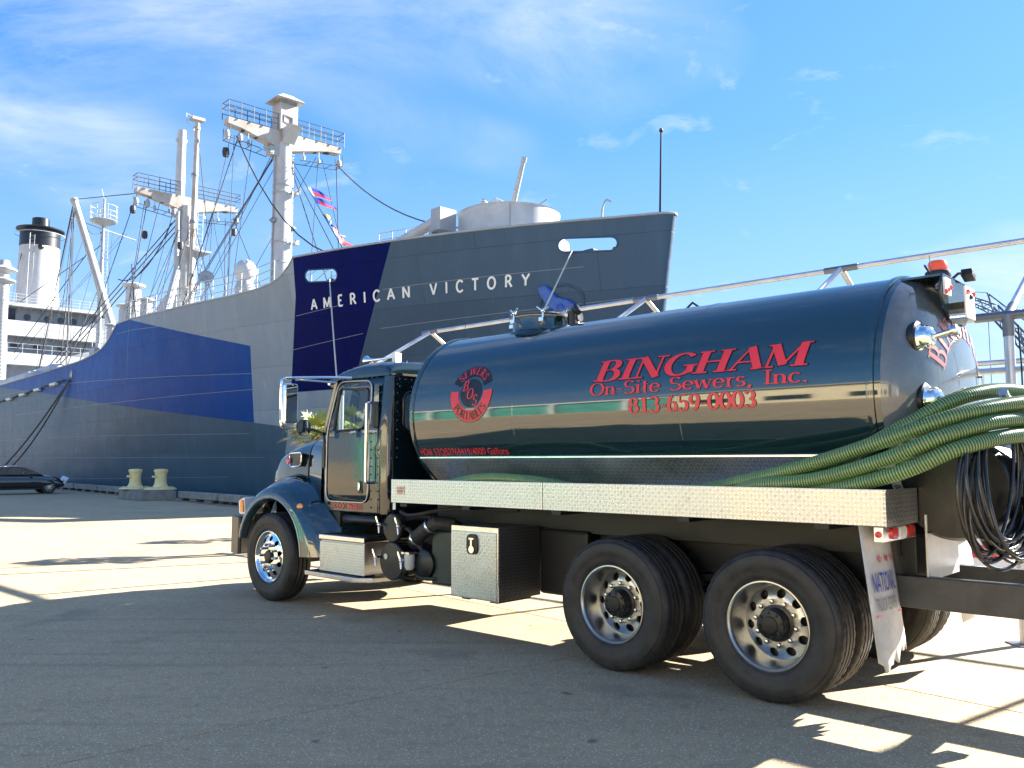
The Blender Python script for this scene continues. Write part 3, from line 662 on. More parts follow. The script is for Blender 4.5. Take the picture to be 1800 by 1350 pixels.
def rim_disc(mb, hf, ro, ri, rh, hr):
    holes = [circ(rh * math.cos(2 * math.pi * i / 10), rh * math.sin(2 * math.pi * i / 10), hr, 14) for i in range(10)]
    pts = [(r * math.cos(a * math.pi / 30), r * math.sin(a * math.pi / 30)) for r in (.245, .17, .14) for a in range(60)]
    pts = [p for p in pts if not any(math.hypot(p[0] - rh * math.cos(2 * math.pi * i / 10), p[1] - rh * math.sin(2 * math.pi * i / 10)) < hr + .004 for i in range(10))]
    ov, of = cdt(circ(0, 0, ro, 72), holes + [circ(0, 0, ri, 40)], pts)
    mb.add([(p.x, hf(p.length), p.y) for p in ov], of)
    for h in holes:
        n = len(h); vs = [(p[0], hf(math.hypot(*p)), p[1]) for p in h] + [(p[0], hf(math.hypot(*p)) - .022, p[1]) for p in h]
        mb.add(vs, [(i, (i + 1) % n, n + (i + 1) % n, n + i) for i in range(n)], 0)
    mb.lathe([(ro, -.085 if ro < .258 else .05), (.001, -.085 if ro < .258 else .05)], (0, 0, 0), (0, 1, 0), 24, m=1)
    return mb
nutm = mat('lug_nut_steel', (.55, .55, .54), .2, 1.)
def make_wheel(kind):
    if kind == 'front':
        hub = MB().lathe([(.085, .09), (.085, .12), (.075, .135), (.072, .150), (.05, .156), (.001, .156)], (0, 0, 0), (0, 1, 0), 36)
        mb, hf, ro, ri, rh, hr = rim_front(); nl = (.125, .178); nr = .143
    else:
        hub = MB().lathe([(.128, -.03), (.128, -.005), (.108, .0), (.104, .06), (.098, .085), (.060, .092), (.056, .100), (.001, .102)], (0, 0, 0), (0, 1, 0), 40)
        for i in range(8): hub.cyl((.082 * math.cos(i * .785), .08, .082 * math.sin(i * .785)), (.082 * math.cos(i * .785), .098, .082 * math.sin(i * .785)), .012, n=6)
        mb, hf, ro, ri, rh, hr = rim_rear(); nl = (-.025, .016); nr = .150
    wh = hub.build('wheel', blackp, T)
    tyre_mesh().build('tyre', rubber, wh, smooth=28)
    if kind != 'inner':
        rim_disc(mb, hf, ro, ri, rh, hr).build('rim', [mat('rear_rim_alloy', (.52, .52, .50), .33, 1., var=.06, vscale=6., rvar=.1) if kind == 'rear' else chrome, dark], wh, smooth=40)
        me = None
        for i in range(10):
            a = 2 * math.pi * (i + .5) / 10
            if me is None:
                n0 = MB().cyl((0, nl[0], 0), (0, nl[1] - .01, 0), .0175, n=8).lathe([(.0185, nl[1] - .012), (.014, nl[1] - .002), (.001, nl[1])], (0, 0, 0), (0, 1, 0), 8).build('lug_nut', nutm, wh); me = n0.data
            else: n0 = bpy.data.objects.new('lug_nut', me); COL.objects.link(n0); n0.parent = wh
            n0.location = (nr * math.cos(a), 0, nr * math.sin(a))
    else:
        MB().lathe([(.30, .11), (.27, .0), (.27, -.11)], (0, 0, 0), (0, 1, 0), 40).build('rim', alu_dull, wh)
    return wh
wf = make_wheel('front'); wf.location = (6.362, 1.075, .52); wf.rotation_euler = (0, R(14), 0)
w2 = copy_tree(wf, T); w2.location = (6.362, -1.075, .52); w2.rotation_euler = (0, 0, R(180))
wr = make_wheel('rear'); wr.location = (0, 1.085, .52); wr.rotation_euler = (0, R(9), 0)
wi = make_wheel('inner'); wi.location = (0, .755, .52)
for x in (0, 1.3233):
    for s_ in (1, -1):
        if not (x == 0 and s_ == 1):
            c = copy_tree(wr, T); c.location = (x, s_ * 1.085, .52); c.rotation_euler = (0, R(21 * x + 9), 0 if s_ > 0 else R(180))
            c = copy_tree(wi, T); c.location = (x, s_ * .755, .52)
for x in (0, 1.3233):
    MB().cyl((x, -.95, .52), (x, .95, .52), .085, n=16).lathe([(.09, -.2), (.21, -.13), (.24, 0), (.21, .13), (.09, .2)], (x, 0, .52), (1, 0, 0), 20).build('rear_axle', dark, T)
MB().beam((6.362, -.95, .48), (6.362, .95, .48), .11, .13).build('front_axle', dark, T, bevel=.01)
for s_ in (1, -1):
    MB().bb((-.75, s_ * .43 - .04, .74), (7.1, s_ * .43 + .04, .99)).build('frame_rail', dark, T, smooth=0, bevel=.006)
    MB().beam((-.62, s_ * .52, .60), (1.95, s_ * .52, .60), .10, .05).beam((-.5, s_ * .52, .6), (.66, s_ * .52, .73), .09, .05).beam((1.85, s_ * .52, .6), (.66, s_ * .52, .73), .09, .05).build('suspension_spring', dark, T)
for x in (-.5, .66, 2.0, 3.4, 4.6): MB().bb((x - .05, -.39, .78), (x + .05, .39, .95)).build('crossmember', dark, T, smooth=0)
MB().tube([(4.4, 0, .72), (2.5, 0, .68), (1.5, 0, .6)], .055, n=12).build('drive_shaft', dark, T)
# tank -------------------------------------------------------------
def dome(rho, depth=.30):
    q = min(1., rho / RT); return depth * (1 - q ** 2.5) ** .55
pr = [(max(.001, RT * i / 24), XF + .02 + dome(RT * i / 24, .14)) for i in range(25)] + [(RT, XF), (RT, 2.70), (RT, .88), (RT, XR)]
pr += [(RT - .004, XR - .05)]; pr2 = [(RT - .004, XR - .05)] + [(max(.001, (RT - .006) * i / 28), XR - .06 - dome(RT * i / 28)) for i in range(27, -1, -1)]
tank = MB().lathe(pr, (0, 0, ZC), (1, 0, 0), 128).build('tank', paint, T, smooth=50)
MB().lathe(pr2, (0, 0, ZC), (1, 0, 0), 128).build('rear_head', mat('dusty_paint', (.085, .105, .12), .16, 0, var=.25, vscale=2.5, coat=1., ior=1.6, rvar=.12), tank, smooth=50)
for x in (XR + .02, XF - .015):
    MB().lathe([(RT + .001, -.028), (RT + .012, -.024), (RT + .016, 0), (RT + .012, .024), (RT + .001, .028)], (x, 0, ZC), (1, 0, 0), 128).build('end_ring', paint, tank)
for x in (2.70, .88): MB().lathe([(RT, -.008), (RT + .003, -.004), (RT + .003, .004), (RT, .008)], (x, 0, ZC), (1, 0, 0), 128).build('weld_seam', paint, tank)
def onT(x0, ph0, off=.003): return lambda u, v: (x0 - u, (RT + off) * math.cos(ph0 + v / RT), ZC + (RT + off) * math.sin(ph0 + v / RT))
def tline(name, txt, x0, x1, z, h, thick, thin, shear, space, out=.022):
    ph = math.asin((z - ZC) / RT); tw_ = text_width(txt, 1., space) + shear; xs = 1.; xs = ((x0 - x1) / h - shear - space * (len(txt) - 1)) / (text_width(txt))
    x = 0.
    for ch in txt:
        if ch != ' ':
            mb = MB(); letters(mb, ch, h, onT(x0, ph, .003), thick, thin, True, shear, space, xs, out, 1, x); letters(mb, ch, h, onT(x0, ph, .006), thick, thin, True, shear, space, xs, 0., 0, x)
            mb.build(name, [redp, blkp], tank, smooth=0, recalc=False)
        x += G[ch][0] * xs + space
tline('company_letter', 'BINGHAM', 1.73, -.235, 2.345, .187, .20, .062, .28, .02, .026)
tline('service_letter', 'On-Site Sewers, Inc.', 1.765, -.215, 2.222, .108, .145, .055, .0, .0, .024)
tline('phone_digit', '813-659-0003', 1.355, .195, 2.057, .124, .19, .06, .0, .0, .022)
font_mesh('capacity_lettering', 'HD# 53QB2764419/4000 Gallons', .108, onT(4.11, math.asin((1.722 - ZC) / RT)), redp, tank, .86, .0006)
# round emblem
def ring_sector(mb, a0, a1, r0, r1, fn, m, n=40):
    mb.add([fn(r * math.cos(R(a0 + (a1 - a0) * i / n)), r * math.sin(R(a0 + (a1 - a0) * i / n))) for i in range(n + 1) for r in (r0, r1)], [(2 * i, 2 * i + 1, 2 * i + 3, 2 * i + 2) for i in range(n)], m)
lf_ = onT(3.265, math.asin((2.335 - ZC) / RT), .003); lf2 = onT(3.265, math.asin((2.335 - ZC) / RT), .006); mb = MB()
ring_sector(mb, 22, 158, .175, .292, lf_, 1); ring_sector(mb, 175, 365, .175, .292, lf_, 0); ring_sector(mb, 0, 360, .001, .148, lf_, 1)
ring_sector(mb, 175, 365, .292, .298, lf_, 1)
def arctext(txt, size, rad, amid, top, fn, m, thick=.17, thin=.07):
    W_ = text_width(txt, 1., .05) * size; x0 = -W_ / 2
    for ch in txt:
        wd = G[ch][0] * size; a = amid - (x0 + wd / 2) / rad if top else amid + (x0 + wd / 2) / rad
        def f(u, v, a=a, wd=wd):
            du = u - wd / 2; rr = rad + v if top else rad - v
            dx, dy = (math.sin(a), -math.cos(a)) if top else (-math.sin(a), math.cos(a))
            return fn(rr * math.cos(a) + du * dx, rr * math.sin(a) + du * dy)
        letters(mb, ch, size, f, thick, thin, m=m); x0 += wd + .05 * size
arctext('SEWERS', .078, .195, R(90), True, lf2, 0); arctext('PORTABLES', .078, .272, R(270), False, lf2, 1)
for ch, (ux, uy) in zip('BOS', ((-.125, .022), (-.055, -.062), (.030, -.130))): letters(mb, ch, .105, lambda u, v, ux=ux, uy=uy: lf2(ux + u, uy + v), .16, .06, shear=.12, m=0)
mb.build('round_emblem', [redp, blkp], tank, smooth=0, recalc=False)
# rear head lettering in an arc
def onD(u, v): return (XR - .064 - dome(math.hypot(u, v)), -u, ZC + v)
mb = MB(); arctext('BINGHAM', .17, .40, R(90), True, lambda u, v: onD(u * 1.15, v), 0, .19, .06); mb.build('rear_lettering', [mat('faded_red', (.40, .10, .11), .4)], tank, smooth=0, recalc=False)
# manway
mw = MB().lathe([(.40, -.10), (.36, -.02), (.31, .0), (.30, .02), (.30, .125), (.325, .128), (.325, .145), (.30, .15)], (3.10, 0, 3.015), (0, 0, 1), 48).build('manway', paint, tank)
MB().lathe([(.335, .15), (.335, .17), (.30, .178), (.18, .19), (.001, .195)], (3.10, 0, 3.015), (0, 0, 1), 48).build('lid', blackp, mw)
for i in range(6):
    a = i * math.pi / 3 + .25; c, s_ = math.cos(a), math.sin(a); b = Vector((3.10 + .335 * c, .335 * s_, 3.11))
    k_ = MB().cyl(b, b + V(0, 0, .10), .012, n=8).box(b, (.06, .06, .04)).sphere(b + V(0, 0, .09), .022, 8)
    tx, ty = -s_, c
    for sg in (1, -1): k_.tube([b + V(0, 0, .09), b + V(tx * .035 * sg, ty * .035 * sg, .105), b + V(tx * .065 * sg, ty * .065 * sg, .13)], [.012, .012, .010], n=6)
    k_.build('wing_clamp', chrome, mw)
MB().tube([(3.10 + .31 * math.cos(R(q_ * 12)), .31 * math.sin(R(q_ * 12)), 3.172) for q_ in range(30)], .022, n=6, closed=True).build('lid_gasket', mat('gasket', (.5, .5, .46), .6, bump=.6, bscale=30.), mw)
MB().tube([(2.70, -.05, 3.07), (2.70, -.05, 3.20), (2.62, .0, 3.24), (2.56, .04, 3.17)], .035, n=10).cyl((2.72, -.05, 3.14), (2.60, -.05, 3.14), .05, n=10).cyl((2.66, .0, 3.05), (2.66, 0, 3.2), .055, n=10).build('relief_valve', blackp, tank)
MB().tube([(1.32, .02, 3.045), (1.24, .02, 3.105), (1.16, .02, 3.045)], .011, n=6).build('lifting_loop', blackp, tank)
# rear head fittings
for zz_ in (2.50, 2.07):
    yy = .63; xx = XR - .06 - dome(math.hypot(yy, zz_ - ZC)); o = (xx + .03, yy, zz_)
    v_ = MB().lathe([(.10, .0), (.10, .03), (.085, .045), (.082, .08), (.07, .10), (.045, .115), (.001, .12)], o, (-1, .1, 0), 28).build('sight_glass', chrome, tank)
    MB().lathe([(.105, -.03), (.118, .0), (.118, .022), (.10, .03)], o, (-1, .1, 0), 28).build('gasket_ring', blackp, v_)
    MB().cyl((xx - .08, yy, zz_), (xx - .20, yy - .01, zz_ + .03), .018, n=10).lathe([(.0, -.03), (.035, -.02), (.04, .0), (.035, .02), (.0, .03)], (xx - .21, yy - .01, zz_ + .03), (-1, 0, .2), 14).build('handle', alu, v_)
# bracket with beacon, plate and lights at the top rear
br = MB().prism([(-.32, 0), (.32, 0), (.40, -.14), (.18, -.32), (-.18, -.32), (-.40, -.14)], lambda a, b, c: (c, a + .05, 2.98 + b), -.99, -.975).bb((-.99, -.25, 2.97), (-.70, .36, 2.985)).build('rear_bracket', paint, T, smooth=0)
MB().lathe([(.085, 0), (.09, .02), (.085, .05), (.08, .055)], (-.90, .17, 2.985), (0, 0, 1), 24).build('beacon_base', blackp, br)
MB().lathe([(.070, .04), (.070, .08), (.064, .12), (.054, .132), (.001, .135)], (-.90, .17, 2.985), (0, 0, 1), 28).build('beacon', orange, br)
MB().bb((-1.01, .26, 2.83), (-.993, .39, 2.95)).build('marker_plate', whitep, br, smooth=0)
for y in (.28, .34, .39): MB().lathe([(.018, 0), (.016, .012), (.001, .018)], (-1.01, y, 2.89 - (y - .28) * .4), (-1, 0, 0), 12).build('marker_lamp', redl, br)
pl = MB().bb((-1.085, -.04, 2.68), (-1.07, .18, 2.91)).build('licence_plate', whitep, br, smooth=0, bevel=.006)
for i in range(3): MB().lathe([(.02, 0), (.018, .012), (.001, .018)], (-1.085, .0 + .07 * i, 2.87 - .03 * (i % 2)), (-1, 0, 0), 12).build('plate_lamp', redl if i != 1 else blackp, pl)
MB().bb((-1.088, -.02, 2.70), (-1.086, .15, 2.78)).build('plate_print', mat('grey_print2', (.35, .37, .38), .5), pl, smooth=0)
MB().bb((-1.07, -.05, 2.75), (-.97, .15, 2.80)).build('plate_arm', blackp, br, smooth=0)
MB().tube([(-.93, .0, 2.99), (-.98, -.05, 3.05), (-1.0, -.12, 3.06)], .012, n=6).box((-1.02, -.16, 3.05), (.08, .11, .055), 0, Matrix.Rotation(R(20), 3, 'X')).build('work_lamp', blackp, br, bevel=.008)
MB().tube([(-.90, .36, 3.0), (-.88, .40, 3.05), (-.9, .45, 3.03)], .009, n=6).tube([(-.9, .33, 3.0), (-.9, .35, 3.13)], .003, n=4).build('wire_loom', blackp, br)
MB().tube([(XR - .02, -.55, 2.30), (XR - .36, -.42, 2.30), (XR - .36, -.42, 2.06), (XR - .05, -.55, 2.06)], .014, n=8).build('grab_bar', alu, T)
MB().tube([(XR - .22, .44, 2.02), (XR - .36, .43, 2.01), (XR - .38, .42, 1.98)], [.04, .03, .02], n=8).build('chain_bracket', alu, T)
ch = MB()
for i in range(9):
    c = V(XR - .37 + .006 * (i % 2), .41 - .003 * i, 1.97 - .026 * i); a_, b_ = (V(.012, 0, 0), V(0, 0, .019)) if i % 2 else (V(0, .012, 0), V(0, 0, .019))
    ch.tube([c + a_ * math.cos(q_ * .785) + b_ * math.sin(q_ * .785) for q_ in range(8)], .005, n=5, closed=True)
ch.build('chain', nutm, T)
# deck, fascia, skirt ------------------------------------------------
for s_ in (1, -1):
    MB().bb((-.80, s_ * .45, 1.29), (4.065, s_ * 1.205, 1.306)).build('deck_floor', PL_XY, T, smooth=0)
    for x0, x1 in ((-.815, 2.03), (2.036, 4.07)): MB().bb((x0, s_ * 1.206, 1.237), (x1, s_ * 1.222, 1.472)).build('deck_fascia', PL_XZ, T, smooth=0, bevel=.003)
    MB().bb((-.83, s_ * .62, 1.237), (-.816, s_ * 1.222, 1.47)).build('deck_end_plate', plate_mat('tread_plate_rear', 'YZ', col=(.6, .6, .58)), T, smooth=0)
    MB().prism([(4.13, 1.688), (-.52, 1.688), (-.40, 1.31), (3.97, 1.31)], lambda a, b, c: (a, s_ * (.775 - (1.688 - b) * .72 + c), b), 0, .006).build('tank_skirt', PL_XZ, T, smooth=0)
    MB().bb((-.53, s_ * .762, 1.686), (4.135, s_ * .782, 1.700)).build('skirt_trim', alu, T, smooth=0)
    MB().bb((-.7, s_ * .35, 1.0), (4.05, s_ * .6, 1.28)).build('tank_sill', dark, T, smooth=0)
for x in (-.4, .66, 1.9, 3.0, 3.9): MB().bb((x - .05, -1.2, 1.20), (x + .05, 1.2, 1.288)).build('outrigger', dark, T, smooth=0)
pl = MB().bb((3.86, 1.223, 1.315), (3.98, 1.227, 1.405)).build('maker_plate', mat('cream_plate', (.66, .60, .50), .4), T, smooth=0)
org = mat('rust_print', (.52, .16, .07), .5)
font_mesh('maker_print', 'LL TANKS', .026, lambda u, v: (3.972 - u, 1.2295, 1.375 + v), org, pl, .92, .0006)
MB().bb((3.875, 1.2285, 1.345), (3.965, 1.2295, 1.363)).bb((3.885, 1.2285, 1.328), (3.955, 1.2295, 1.334)).build('maker_band', org, pl, smooth=0)
MB().bb((4.02, 1.20, 1.165), (4.062, 1.204, 1.235)).build('clearance_label', whitep, T, smooth=0)
# tool box, battery/step box, plumbing --------------------------------
tb = MB().bb((2.575, .62, .40), (3.195, 1.19, 1.045)).build('tool_box', plate_mat('tread_plate_box_shaded', 'YZ', col=(.14, .14, .14), rough=.5), T, smooth=0, bevel=.006)  # shade on the aluminium box sides is put into this darker plate colour
MB().bb((2.578, 1.191, .392), (3.192, 1.199, 1.05)).build('door_frame', alu, tb, smooth=0)
dr_ = MB().bb((2.60, 1.20, .405), (3.175, 1.212, 1.005)).build('door', PL_XZ, tb, smooth=0, bevel=.003)
MB().prism(rpoly([(2.835, .80), (2.945, .80), (2.962, .86), (2.955, .985), (2.825, .985), (2.818, .86)], .05), lambda a, b, c: (a, c, b), 1.213, 1.228).build('latch', blackp, dr_)
MB().bb((2.878, 1.229, .85), (2.898, 1.24, .94)).bb((2.858, 1.229, .935), (2.918, 1.24, .95)).cyl((2.888, 1.229, .845), (2.888, 1.238, .845), .034, n=16).build('latch_handle', chrome, dr_)
for x in (2.68, 3.05): MB().bb((x - .05, .7, .37), (x + .05, 1.15, .40)).build('box_bracket', dark, tb, smooth=0)
MB().bb((1.98, .35, .42), (2.56, .66, 1.02)).build('fuel_tank', dark, T, smooth=0, bevel=.03)
MB().bb((3.34, .5, .43), (3.72, .98, .96)).build('hydraulic_tank', mat('dark_green_box', (.015, .03, .026), .4, var=.3, vscale=5.), T, smooth=0, bevel=.02)
sb = MB().bb((4.60, .80, .44), (5.39, 1.14, .785)).build('battery_box', alu_dull, T, smooth=0, bevel=.006)
MB().bb((4.59, 1.141, .44), (5.40, 1.152, .765)).build('front_panel', PL_XZ, sb, smooth=0, bevel=.003)
MB().bb((4.585, .79, .788), (5.405, 1.165, .84)).build('lid', alu, sb, smooth=0, bevel=.006)
MB().bb((4.61, .82, .841), (5.38, 1.12, .848)).build('tread', PL_BL, sb, smooth=0)
st_ = MB().prism([(5.62, .80), (5.62, 1.20), (4.66, 1.235), (4.50, 1.10), (4.46, .80)], lambda a, b, c: (a, b, c), .375, .425).build('lower_step', alu, T, smooth=0, bevel=.006)
MB().bb((4.66, .95, .426), (5.56, 1.18, .434)).build('tread', PL_BL, st_, smooth=0)
MB().lathe([(.001, -.33), (.04, -.32), (.055, -.29), (.055, .29), (.04, .32), (.001, .33)], (4.92, .93, 1.01), (1, 0, 0), 20).build('air_tank', blackp, T)
for zz_, rr in ((.965, .135), (.625, .185)):
    v_ = MB().lathe([(rr * .9, -.45), (rr * .9, -.03), (rr + .012, -.03), (rr + .012, 0), (rr, .012), (.001, .016)], (4.20, 1.09, zz_), (0, 1, 0), 32).build('pump_trap', blackp, T)
    for sg in (-1, 1):
        b = V(4.20 + sg * (rr + .02), 1.10, zz_ + .03); k_ = MB().cyl(b - V(0, .06, 0), b + V(0, .05, 0), .012, n=8).sphere(b + V(0, .045, 0), .022, 8)
        for q_ in (1, -1): k_.tube([b + V(0, .05, 0), b + V(.02 * q_, .06, .05 * q_), b + V(.028 * q_, .065, .085 * q_)], [.010, .010, .008], n=6)
        k_.build('wing_nut', chrome, v_)
MB().cyl((4.20 + .08, 1.108, .67), (4.20 + .08, 1.114, .67), .03, n=20).build('gauge', mat('gauge_face', (.5, .55, .45), .3), v_)
MB().lathe([(.001, -.09), (.035, -.085), (.055, -.05), (.055, .07), (.045, .075)], (3.96, 1.06, .64), (0, 0, 1), 20).build('oil_jar', mat('jar_plastic', (.55, .56, .52), .25), T)
MB().bb((3.90, 1.0, .715), (4.02, 1.12, .735)).build('jar_bracket', alu, T, smooth=0)
e_ = MB().tube([(4.05, .9, .80), (3.95, 1.0, .86), (3.75, 1.02, .97), (3.62, 1.0, 1.04), (3.5, .9, 1.02), (3.48, .8, .95)], .075, n=16).build('intake_hose', rubber, T)
for c in ((3.93, 1.0, .868), (3.69, 1.012, 1.005)): MB().lathe([(.078, -.018), (.082, -.012), (.082, .012), (.078, .018)], c, (-.85, .08, .5), 20).build('hose_band', alu, e_)
MB().lathe([(.001, .17), (.10, .17), (.14, .15), (.17, .05), (.17, -.2)], (3.80, .86, .62), (0, 1, 0), 28).lathe([(.17, 0), (.185, .02), (.17, .04)], (3.80, .86, .62), (0, 1, 0), 28).build('vacuum_pump', blackp, T)
for pts_, rr in (([(4.3, .9, 1.12), (4.0, 1.02, 1.10), (3.6, 1.04, 1.16), (3.2, 1.0, 1.2), (2.6, .9, 1.2)], .018), ([(4.35, .95, .9), (4.0, 1.05, .96), (3.9, 1.0, .8), (3.7, .9, .6)], .022), ([(4.1, .9, .55), (3.8, 1.02, .48), (3.5, .9, .5)], .02), ([(4.4, .9, .7), (4.3, .95, .5), (4.0, .95, .45)], .016)):
    MB().tube(spline(pts_, 8), rr, n=8).build('hose_line', rubber, T)
MB().bb((3.3, -.9, .55), (4.4, .45, 1.0)).build('pump_engine', dark, T, smooth=0, bevel=.03)
# rear: lamp bar, mud flaps, bumper ----------------------------------
for s_ in (1, -1):
    lb_ = MB().bb((-.80, s_ * .58, 1.135), (-.74, s_ * 1.20, 1.233)).build('lamp_bar', alu, T, smooth=0, bevel=.004)
    for y, mt_ in ((.70, redl), (.86, clearl), (1.02, redl)):
        MB().prism(rrect(-.055, -.037, .055, .037, .03), lambda a, b, c: (c, s_ * (y + a), 1.185 + b), -.815, -.8).build('tail_lamp', mt_, lb_)
    MB().lathe([(.022, 0), (.02, .012), (.001, .016)], (-.77, s_ * 1.20, 1.185), (0, s_, 0), 16).build('side_marker', redl, lb_)
    flap = [(.0, .0), (.52, .0), (.52, -.80), (.50, -.875), (.47, -.835), (.445, -.83), (.42, -.865), (.36, -.86), (.33, -.84), (.30, -.87), (.265, -.92), (.22, -.90), (.19, -.88), (.17, -.915), (.13, -.92), (.11, -.95), (.07, -.955), (.055, -.91), (.0, -.885)]
    fm = lambda a, b, c: (-.64 + b * .11 + c - .03 * math.sin(a * 6), s_ * (1.18 - a), 1.262 + b)
    if s_ < 0: flap = [(0, 0), (.52, 0), (.52, -.88), (0, -.88)]
    ov, of = cdt(flap, (), [(x * .052, -z * .06) for x in range(1, 10) for z in range(1, 14)])
    fl = MB().add([fm(p.x, p.y, 0) for p in ov], of).build('mud_flap', mat('flap_white', (.50, .50, .48), .55, var=.2, vscale=4., bump=.1, bscale=6.), T, smooth=30, solid=.008)
    MB().bb((-.66, s_ * .64, 1.235), (-.60, s_ * 1.19, 1.275)).build('flap_hanger', dark, T, smooth=0)
    if s_ == 1:
        fp = lambda u0, v0: (lambda u, v: fm(u0 + u, v0 + v, -.012))
        blu = mat('blue_print', (.03, .05, .30), .5); gry = mat('grey_lettering', (.16, .17, .22), .5)
        font_mesh('flap_lettering', 'NATIONAL', .175, fp(.035, -.455), blu, fl, .40, .0015)
        font_mesh('flap_lettering', 'TRUCK CENTER', .115, fp(.045, -.575), gry, fl, .37, .0004)
        MB().add([fp(.04, -.615)(u, v) for u, v in ((0, 0), (.44, 0), (.44, .012), (0, .012))], [(0, 1, 2, 3)]).build('flap_stripe', redp, fl, smooth=0, recalc=False)
        for i in range(3):
            mb = MB(); c = fp(.17 + .11 * i, -.25); mb.add([c(.03 * (1 if q_ % 2 == 0 else .42) * math.sin(q_ * R(36)), .036 * (1 if q_ % 2 == 0 else .42) * math.cos(q_ * R(36))) for q_ in range(10)] + [c(0, 0)], [(q_, (q_ + 1) % 10, 10) for q_ in range(10)]); mb.build('flap_star', redp, fl, smooth=0, recalc=False)
MB().bb((-.80, .30, .70), (-.62, .58, 1.13)).build('rear_post', dark, T, smooth=0, bevel=.01)
MB().bb((-.885, -.08, .845), (-.87, .62, 1.29)).build('rear_panel', mat('panel_white', (.62, .62, .59), .4, .2, var=.1, vscale=4.), T, smooth=0, bevel=.004)
MB().bb((-.90, -.06, 1.165), (-.887, .62, 1.18)).build('panel_slot', dark, T, smooth=0)
bmp = mat('bumper_steel', (.05, .054, .058), .42, .2, var=.3, vscale=5., bump=.06, bscale=20.)
for y in (.62, -.28): MB().bb((-2.45, y - .05, .665), (-.62, y + .05, .875)).build('bumper_rail', bmp, T, smooth=0, bevel=.006)
MB().bb((-2.55, -1.15, .665), (-2.45, 1.05, .875)).build('bumper_beam', bmp, T, smooth=0, bevel=.008)
MB().bb((-1.60, -.22, .70), (-1.50, .56, .85)).build('bumper_cross', bmp, T, smooth=0, bevel=.006)
MB().bb((-1.62, .575, .48), (-1.50, .665, .664)).build('bumper_leg', bmp, T, smooth=0, bevel=.006)
MB().tube([(-1.40, .30, 1.52), (-1.40, .30, 1.90), (-1.42, .34, 2.03), (-1.38, .52, 2.06), (-1.38, .60, 2.10)], .03, n=8).cyl((-.95, .30, 1.45), (-1.41, .30, 1.55), .03, n=8).build('hose_hook', alu_dull, T)
MB().lathe([(.001, -.5), (.34, -.5), (.36, -.46), (.36, .46), (.34, .5), (.001, .5)], (-1.05, .1, 1.48), (0, 1, 0), 36).build('shade_drum', blackp, T)  # black drum added in place of the shade on the lower rear head
tp = mat('label_tape', (.62, .62, .58), .5)
def band(u, v): a = R(-36) - u / .93; return (XR - .05 - v, .93 * math.cos(a), ZC + .93 * math.sin(a))
lb_ = MB().grid(lambda a, b: band(-.12 + .62 * a, -.035 + .07 * b), 24, 3).build('number_band', tp, T, recalc=False)
font_mesh('number_print', '4450', .06, lambda u, v: (lambda q: (q[0] - .004, q[1] + .003, q[2]))(band(.28 - u, -.022 + v)), blkp, lb_, 1., .001)

